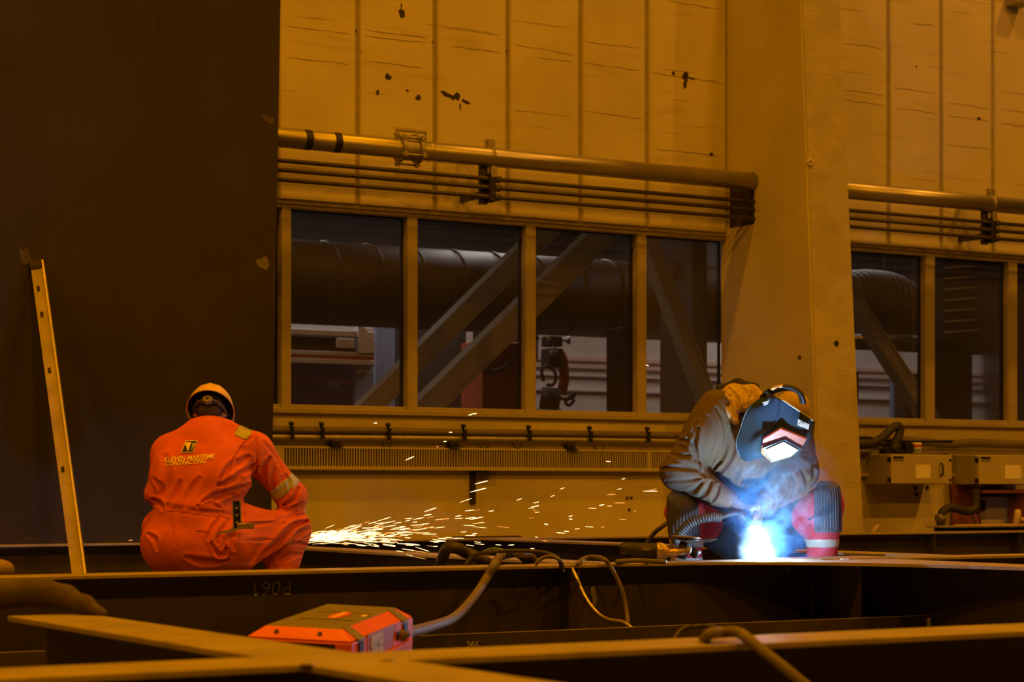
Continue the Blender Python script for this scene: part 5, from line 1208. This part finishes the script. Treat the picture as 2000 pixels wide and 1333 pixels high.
for pd, pts, bc in ((pB, ((1578, 1016), (1592, 1009), (1606, 1004)), (1606, 1003)), (pB, ((1580, 965), (1590, 958), (1600, 954)), None)):
    MB().tube(spline([K(x, y, -.155) for x, y in pts], 5), .015, 8, flat=.35).build('strap', M['black'], pd, smooth=True)
    if bc: MB().lathe(K(*bc, -.15), -FWD, [(0, .022), (.012, .022), (.016, .016), (.012, .01)], 16).build('button', M['black'], pd, smooth=True)
# gloves with five fingers closed round the torch
arc = at_h(1492, 1091.3, H + .012)
tb = K(1458, 1003, -.21); ttip = arc + (tb - arc).normalized() * .03
tdir = (ttip - tb).normalized()
f = Field(lo2, hi2, .005)
dA = (tb - Q['wrA']).normalized()
f.cone(Q['wrA'] - (Q['wrA'] - Q['elA']).normalized() * .04, Q['wrA'] + dA * .03, .060, .040, .02); hand(f, Q['wrA'] + dA * .015, dA * .8 + RGT * .4 - UP * .2, -UP * .6 + FWD * .5, 1.12, 1.0, 1, 1.25)
f.obj('glove', M['glove'], person2)
f = Field(lo2, hi2, .005); dB = (K(1466, 1006, -.21) - Q['wrB']).normalized()
f.cone(Q['wrB'] - (Q['wrB'] - Q['elB']).normalized() * .04, Q['wrB'] + dB * .03, .058, .040, .02); hand(f, Q['wrB'] + dB * .015, dB * .8 - UP * .45, -RGT * .6 - UP * .3 - FWD * .2, 1.12, 1.0, -1, 1.25)
f.obj('glove', M['glove'], person2)
# welding torch with ribbed lead
tc = empty('welding_torch', tb, 'black welding torch with ribbed lead held over the arc', 'welding torch')
MB().tube(spline([K(1405, 1012, -.22), K(1430, 1004, -.22), tb, tb.lerp(ttip, .3)], 5), .017, 10).build('torch_grip', M['black'], tc, smooth=True)
MB().tube(spline([tb.lerp(ttip, .25), tb.lerp(ttip, .45) + RGT * .01, tb.lerp(ttip, .7)], 4), .011, 10).build('swan_neck', M['gold_metal'], tc, smooth=True)
MB().tube([tb.lerp(ttip, .68), ttip], [.013, .010], 12).build('gas_nozzle', M['gold_metal'], tc, smooth=True)
ld = spline([K(1318, 1062, -.22), K(1328, 1042, -.24), K(1350, 1022, -.26), K(1380, 1012, -.26), K(1408, 1011, -.24)], 6)
sl_ = MB().tube(ld, .020, 10).build('lead_sleeve', M['rubber'], tc, smooth=True)
for i in range(1, len(ld) - 1):
    t = (ld[i + 1] - ld[i]).normalized(); MB().tube([ld[i], ld[i] + t * .012], .026, 12).build('rib_ring', M['rubber'], sl_, smooth=True)
KM = lambda x, y, d=0.0: K(x, y, d - .24 + .11 * max(-1, min(1.1, (y - 838) / 65)))
# welding mask, rows from brow to chin, columns from his right temple to his left
rows = [[(1497, 771, .0), (1511, 773, -.07), (1520, 778, -.10), (1551, 797, -.13), (1587, 822, -.11), (1592, 822, .06)],
        [(1461, 800, .0), (1490, 799, -.07), (1520, 803, -.12), (1551, 819, -.15), (1583, 838, -.13), (1590, 838, .07)],
        [(1446, 838, .0), (1474, 840, -.07), (1506, 834, -.13), (1540, 845, -.17), (1578, 858, -.14), (1586, 856, .08)],
        [(1438, 868, -.01), (1458, 872, -.07), (1484, 860, -.13), (1522, 872, -.18), (1562, 872, -.14), (1572, 872, .08)],
        [(1446, 895, -.02), (1461, 902, -.06), (1488, 894, -.10), (1514, 899, -.13), (1546, 887, -.10), (1552, 886, .08)]]
G1 = [spline([KM(*p) for p in r], 6) for r in rows]; nc = len(G1[0])
G2 = [spline([G1[i][j] for i in range(len(G1))], 6) for j in range(nc)]; nr = len(G2[0])
mk = MB(); mk.v = [tuple(G2[j][i]) for i in range(nr) for j in range(nc)]
for i in range(nr - 1):
    for j in range(nc - 1): q = i * nc + j; mk.f.append((q, q + 1, q + nc + 1, q + nc))
mask = mk.build('welding_mask', M['mask'], person2, smooth=True)
so = mask.modifiers.new('thick', 'SOLIDIFY'); so.thickness = .004; so.offset = 0
MB().tube([Vector(G2[0][i]) for i in range(nr)], .005, 6).build('edge_rim', M['mask'], mask, smooth=True)
def mpatch(name, pts, m, d, thick=.008, bev=.003, parent=None):
    P = [KM(*p) for p in pts]; n = (P[1] - P[0]).cross(P[-1] - P[0]).normalized()
    if n.dot(FWD) > 0: n = -n
    return MB().prism([p + n * d for p in P], n * thick).build(name, M[m], parent or mask, bevel=bev, seg=2)
mpatch('window_surround', ((1490, 853, -.145), (1525, 832, -.155), (1576, 853, -.165), (1566, 869, -.165), (1546, 885, -.15), (1504, 897, -.145), (1486, 880, -.145)), 'mask_red', .012, .02)
mpatch('filter_frame', ((1487, 866, -.15), (1531, 849, -.155), (1565, 868, -.16), (1546, 885, -.15), (1504, 896, -.145)), 'mask', .036, .012)
mpatch('filter_glass', ((1494, 868, -.152), (1529, 853, -.157), (1558, 869, -.162), (1543, 882, -.152), (1507, 892, -.147)), 'visor', .05, .003, .001)
mpatch('brand_label', ((1558, 817, -.155), (1580, 828, -.152), (1578, 838, -.156), (1556, 829, -.16)), 'label_print', .012, .002, .0005)
for k in range(3): mpatch('logo_stroke', ((1491 + k * 2, 784 + k * 2.6, -.075), (1504 - k * 1, 781 + k * 3, -.095), (1504 - k, 783 + k * 3, -.095), (1491 + k * 2, 786 + k * 2.6, -.075)), 'visor', .012, .002, .0004)
MB().tube(spline([KM(1519, 778, -.10), KM(1521, 800, -.122), KM(1514, 828, -.138), (KM(1490, 852, -.14))], 6), .006, 6).build('ridge_line', M['mask'], mask, smooth=True)
MB().tube(spline([KM(1498, 771, .05), KM(1520, 777, -.085), KM(1551, 796.5, -.135), KM(1588, 822, -.115)], 6), .005, 6).build('brow_rim', M['visor'], mask, smooth=True)
# head gear: black band over the crown with a yellow insert
hbp = spline([KM(1494, 776, .03), KM(1508, 764, -.03), KM(1530, 758, -.06), KM(1550, 760, -.09), KM(1563, 769, -.10), KM(1568, 786, -.10)], 6)
bnd = MB().tube(hbp, .034, 12, flat=.45, upv=(0, 0, 1)).build('head_band', M['black'], person2, smooth=True)
MB().tube([p + UP * .007 - FWD * .016 for p in hbp[6:13]], .024, 12, flat=.45, upv=(0, 0, 1)).build('yellow_insert', M['helmet'], bnd, smooth=True)
MB().lathe(KM(1502, 776, -.06), -FWD, [(0, .02), (.012, .02), (.016, .014)], 14).build('pivot_knob', M['black'], mask, smooth=True)
f = Field([hd.x - .2, hd.y - .2, hd.z - .2], [hd.x + .2, hd.y + .2, hd.z + .2], .006); f.ell(hd + GU * .034, (.086, .106, .118), .02, (GR, GF, GU)); DD = np.maximum(f.D, -f.plane(hd + GU * .05, GU)).astype(np.float32); f.obj('cap', M['hood'], person2, DD)

# ------------------------------------------------------------------ gear left on the beams
# angle grinder on the middle beam
gr = empty('angle_grinder', at_h(1290, 1096, H), 'angle grinder with dark body and golden gear head lying on the beam', 'angle grinder')
GZ = at_h(1300, 1094, H); Gd = lambda x, y, d=0: at_Z(x, y, 11.05 + d)
bb = empty('tmp', (0, 0, 0)); bpy.data.objects.remove(bb)
MB().tube(spline([Gd(1212, 1077), Gd(1225, 1075), Gd(1250, 1076), Gd(1283, 1077)], 4), [.034, .037, .039, .041, .042, .042, .041, .040, .040, .041, .042, .042, .042], 16).build('motor_body', M['black'], gr, smooth=True)
for k in range(5): MB().obox(Gd(1218 + k * 0, 1070 + k * 3.2, -.037), RGT * .015, FWD * .003, UP * .003).build('vent_slot', M['hole'], gr)
MB().obox(Gd(1262, 1073, -.041), RGT * .022, FWD * .002, UP * .008).build('brand_plate', M['grey_plastic'], gr)
MB().lathe(Gd(1282, 1077), RGT, [(0, .044), (.012, .046), (.03, .044), (.055, .034), (.07, .03)], 18).build('gear_head', M['gold_metal'], gr, smooth=True)
MB().tube([Gd(1298, 1081, -.02), Gd(1322, 1079, -.03), Gd(1340, 1077, -.04)], [.024, .020, .016], 14).build('side_handle', M['gold_metal'], gr, smooth=True)
MB().lathe(Gd(1340, 1075, -.04), RGT * .9 - UP * .1, [(0, .018), (.01, .022), (.02, .020), (.028, .012)], 12).build('handle_flange', M['bracket'], gr, smooth=True)
MB().tube([Gd(1330, 1092), Gd(1338, 1060)], [.024, .028], 14).build('spindle_housing', M['black'], gr, smooth=True)
MB().tube([Gd(1352, 1088, .02), Gd(1362, 1074, .02)], [.02, .026], 12).build('gear_lug', M['black'], gr, smooth=True)
MB().lathe(Gd(1340, 1057), UP + RGT * .08, [(0, .03), (.006, .068), (.010, .068), (.014, .03)], 28).build('flap_disc', M['far_dark'], gr)
MB().lathe(Gd(1340, 1052), UP + RGT * .08, [(0, .04), (.003, .076), (.009, .076), (.012, .05)], 28).build('guard', M['grey_plastic'], gr)
tag(MB().tube(spline([at_h(1205, 1098, H + .012), at_h(1240, 1095.5, H + .012), at_h(1275, 1097, H + .012), at_h(1300, 1098, H + .012)], 5), .012, 8).build('grinder_cord', M['cable_tan'], smooth=True), 'tan cord lying on the beam beside the angle grinder', 'cord')
# dark cloth draped over the end of the cross beam
ce = Vector((XC1, yend, H)); C2 = lambda x, y, d: at_Z(x, y, 6.3 + d)
f = Field([ce.x - .9, ce.y - .6, .05], [ce.x + .6, ce.y + .7, .75], .009)
f.chain([C2(-60, 1195, .1), C2(10, 1163, .1), C2(50, 1157, .12), C2(90, 1160, .12), C2(130, 1166, .1), C2(165, 1182, .05), C2(200, 1200, .0)], [.05, .035, .036, .038, .033, .026, .016], .03)
f.folds(C2(60, 1160, .1), .35, RGT, 30, .008, 41, 1.5); cl = f.obj('draped_cloth', M['cloth_dark']); tag(cl, 'dark brown cloth draped over the end of the cross beam', 'cloth')
# toe of a spare boot behind the middle beam
bt = at_h(8, 1120, .0); B3 = lambda x, y, d=0: at_Z(x, y, 9.6 + d)
bp0 = B3(5, 1112); f = Field([bp0.x - .35, bp0.y - .35, -.005], [bp0.x + .35, bp0.y + .35, .6], .009)
f.chain([B3(-30, 1120, .02), B3(-8, 1116), B3(10, 1114)], [.05, .05, .042], .03)
f.folds(bp0, .12, RGT, 60, .004, 43); f.cone(B3(-20, 1135, .02), Vector((B3(-20, 1135, .02).x, B3(-20, 1135, .02).y, .03)), .045, .05, .03)
bo = f.obj('work_boot', M['boot'], None, np.maximum(f.D, -f.grid()[2] + .001).astype(np.float32)); tag(bo, 'tan work boot sticking up behind the middle beam near the prop', 'boot')
# ================================================================== arc, smoke and sparks
M['arc'] = emit('arc_plasma', (.75, .88, 1.0), 60.0)
rnd = random.Random(11)
f = Field([arc.x - .15, arc.y - .15, arc.z - .05], [arc.x + .15, arc.y + .15, arc.z + .2], .004)
f.cone(arc, arc - RGT * .012 + UP * .03, .012, .006, .01)
ao = f.obj('welding_arc', M['arc']); tag(ao, 'blinding blue-white welding arc on the beam in front of the welder', 'welding arc')
def point(name, loc, pw, c, r):
    ld = bpy.data.lights.new(name, 'POINT'); ld.energy = pw; ld.color = c; ld.shadow_soft_size = r; o = bpy.data.objects.new(name, ld); COL.objects.link(o); o.location = loc; return o
point('arc_light', arc + UP * .008, 520, (.42, .66, 1.0), .012)

def smoke_mat(c, name, dens, tight, scol):
    m = bpy.data.materials.new(name); m.use_nodes = True; N = m.node_tree.nodes; L = m.node_tree.links; N.remove(N['Principled BSDF'])
    v = N.new('ShaderNodeVolumeScatter'); v.inputs['Color'].default_value = (*scol, 1); v.inputs['Anisotropy'].default_value = .1
    geo = N.new('ShaderNodeNewGeometry'); 
    nz = N.new('ShaderNodeTexNoise'); nz.inputs['Scale'].default_value = 9; nz.inputs['Detail'].default_value = 6; nz.inputs['Roughness'].default_value = .62; nz.inputs['Distortion'].default_value = 1.3
    L.new(geo.outputs['Position'], nz.inputs['Vector'])
    r1 = N.new('ShaderNodeMapRange'); r1.inputs['From Min'].default_value = .44; r1.inputs['From Max'].default_value = .72; L.new(nz.outputs['Fac'], r1.inputs['Value'])
    tc = N.new('ShaderNodeTexCoord'); vl = N.new('ShaderNodeVectorMath'); vl.operation = 'LENGTH'; L.new(tc.outputs['Object'], vl.inputs[0])
    r2 = N.new('ShaderNodeMapRange'); r2.inputs['From Min'].default_value = 1.0; r2.inputs['From Max'].default_value = tight; r2.interpolation_type = 'SMOOTHSTEP'; L.new(vl.outputs['Value'], r2.inputs['Value'])
    mu_ = N.new('ShaderNodeMath'); mu_.operation = 'MULTIPLY'; L.new(r1.outputs[0], mu_.inputs[0]); L.new(r2.outputs[0], mu_.inputs[1])
    m3 = N.new('ShaderNodeMath'); m3.operation = 'MULTIPLY'; m3.inputs[1].default_value = dens; L.new(mu_.outputs[0], m3.inputs[0]); L.new(m3.outputs[0], v.inputs['Density'])
    L.new(v.outputs[0], N['Material Output'].inputs['Volume']); return m
def puff(c, rad, dens, tight, label, scol=(.13, .40, 1)):
    me = bpy.data.meshes.new('welding_smoke'); bm = bmesh.new(); bmesh.ops.create_icosphere(bm, subdivisions=3, radius=1.0); bm.to_mesh(me); bm.free()
    o = bpy.data.objects.new('welding_smoke', me); COL.objects.link(o); o.location = c; o.scale = rad; o.rotation_euler = (0, 0, -TH)
    me.materials.append(smoke_mat(c, 'smoke', dens, tight, scol)); tag(o, label, 'smoke', kind='stuff'); return o
puff(K(1522, 985, -.36), (.38, .20, .46), 14.0, .1, 'dense blue-lit welding smoke rising from the arc')
puff(arc + UP * .055 - RGT * .035 - FWD * .02, (.13, .09, .16), 24.0, .0, 'glowing white-hot fume right over the arc', (.6, .8, 1))
puff(K(1490, 700, .12), (.24, .16, .42), 2.2, .0, 'thin pale smoke drifting up beside the column above the welder', (.8, .75, .8))

# sparks: short glowing slivers flung from behind the crouching worker's knee
M['spark'] = emit('glowing_spark', (1.0, .56, .22), 4.5)
M['spark_dim'] = emit('cooling_spark', (1.0, .36, .07), 1.3)
src = (607, 1058); SZ = 12.0
def sliver_mesh(name, m):
    mb = MB().tube([(-.5, 0, 0), (-.25, 0, 0), (.3, 0, 0), (.5, 0, 0)], [.25, .8, 1.0, .4], 5)
    me = bpy.data.meshes.new(name); me.from_pydata(mb.v, [], mb.f); me.update(); me.materials.append(m); return me
SM = [sliver_mesh('spark', M['spark']), sliver_mesh('spark_dim', M['spark_dim'])]
def spark_xf(rnd, near):
    while True:
        if near: x = src[0] + abs(rnd.gauss(0, 115)); dx = x - src[0]
        else: x = src[0] + 12 + min(rnd.expovariate(1 / 250.), 720); dx = x - src[0]
        spread = 6 + dx * (.10 if near else .11)
        ang = rnd.gauss(.06, .09) if near else rnd.gauss(.055, .10)
        fall = dx * dx * 6.5e-5
        y = src[1] - 8 - dx * ang + fall + rnd.gauss(0, 4)
        if y < 1096 and y > 900 and x < 1325: break
    slope = -ang * 1.25 + 2 * dx * 6.5e-5 + rnd.gauss(0, .05 + .00012 * dx)
    ln = rnd.uniform(9, 30) * (1 if dx < 420 else .62)
    d = rnd.uniform(-.35, .6)
    th = rnd.uniform(.4, .95) * (1.0 if dx < 500 else 1.1)
    return x, y, slope, ln, d, th
def place(me, x, y, slope, ln, d, th):
    c = at_Z(x, y, SZ + d); px = (SZ + d) / F_PX; t = (RGT - UP * slope + FWD * rnd.uniform(-.2, .2)).normalized()
    return c, t, ln * px, th * px
rnd = random.Random(3)
for i in range(300):
    x, y, sl, ln, d, th = spark_xf(rnd, i < 110)
    if i >= 285: x, y, sl, ln, th = [(733, 827, -.1, 7, 1), (925, 809, -.1, 12, 1), (918, 811, -.2, 6, .9), (880, 845, 0, 6, .9), (869, 863, 0, 6, .8), (854, 873, .3, 5, .9), (800, 896, -.45, 18, 1), (1188, 902, .05, 10, 1), (1264, 714, .3, 6, 1), (255, 1056, -.2, 8, 1), (288, 1083, -.4, 9, 1), (940, 943, -.25, 26, 1), (934, 958, -.25, 32, 1), (1270, 960, 0, 28, 1), (1210, 983, 0, 22, 1.1)][i - 285]
    me = SM[0] if rnd.random() < .72 else SM[1]
    c, t, L_, T_ = place(me, x, y, sl, ln, d, th)
    o = bpy.data.objects.new('spark', me); COL.objects.link(o); o.location = c; o.rotation_euler = t.to_track_quat('X', 'Z').to_euler(); o.scale = (L_, T_, T_)
    tag(o, 'tiny glowing orange spark flying through the air from the grinding', 'spark', 'sparks flying from the grinder')
mb = MB()
for i in range(230):
    x, y, sl, ln, d, th = spark_xf(rnd, i < 190); th *= .75
    if i < 130: x = src[0] + abs(rnd.gauss(0, 45)); y = src[1] - 6 - rnd.uniform(-.02, .16) * (x - src[0]) + rnd.gauss(0, 5); sl = -rnd.uniform(-.02, .2)
    c, t, L_, T_ = place(None, x, y, sl, ln, d, th); mb.tube([c - t * L_ * .5, c + t * L_ * .2, c + t * L_ * .5], [T_ * .3, T_, T_ * .4], 4)
o = mb.build('spark_jet', M['spark']); tag(o, 'dense jet of glowing sparks at the grinding spot', 'sparks', kind='stuff')
point('spark_glow', at_Z(640, 1045, 11.9), 2.2, (1.0, .55, .2), .06)
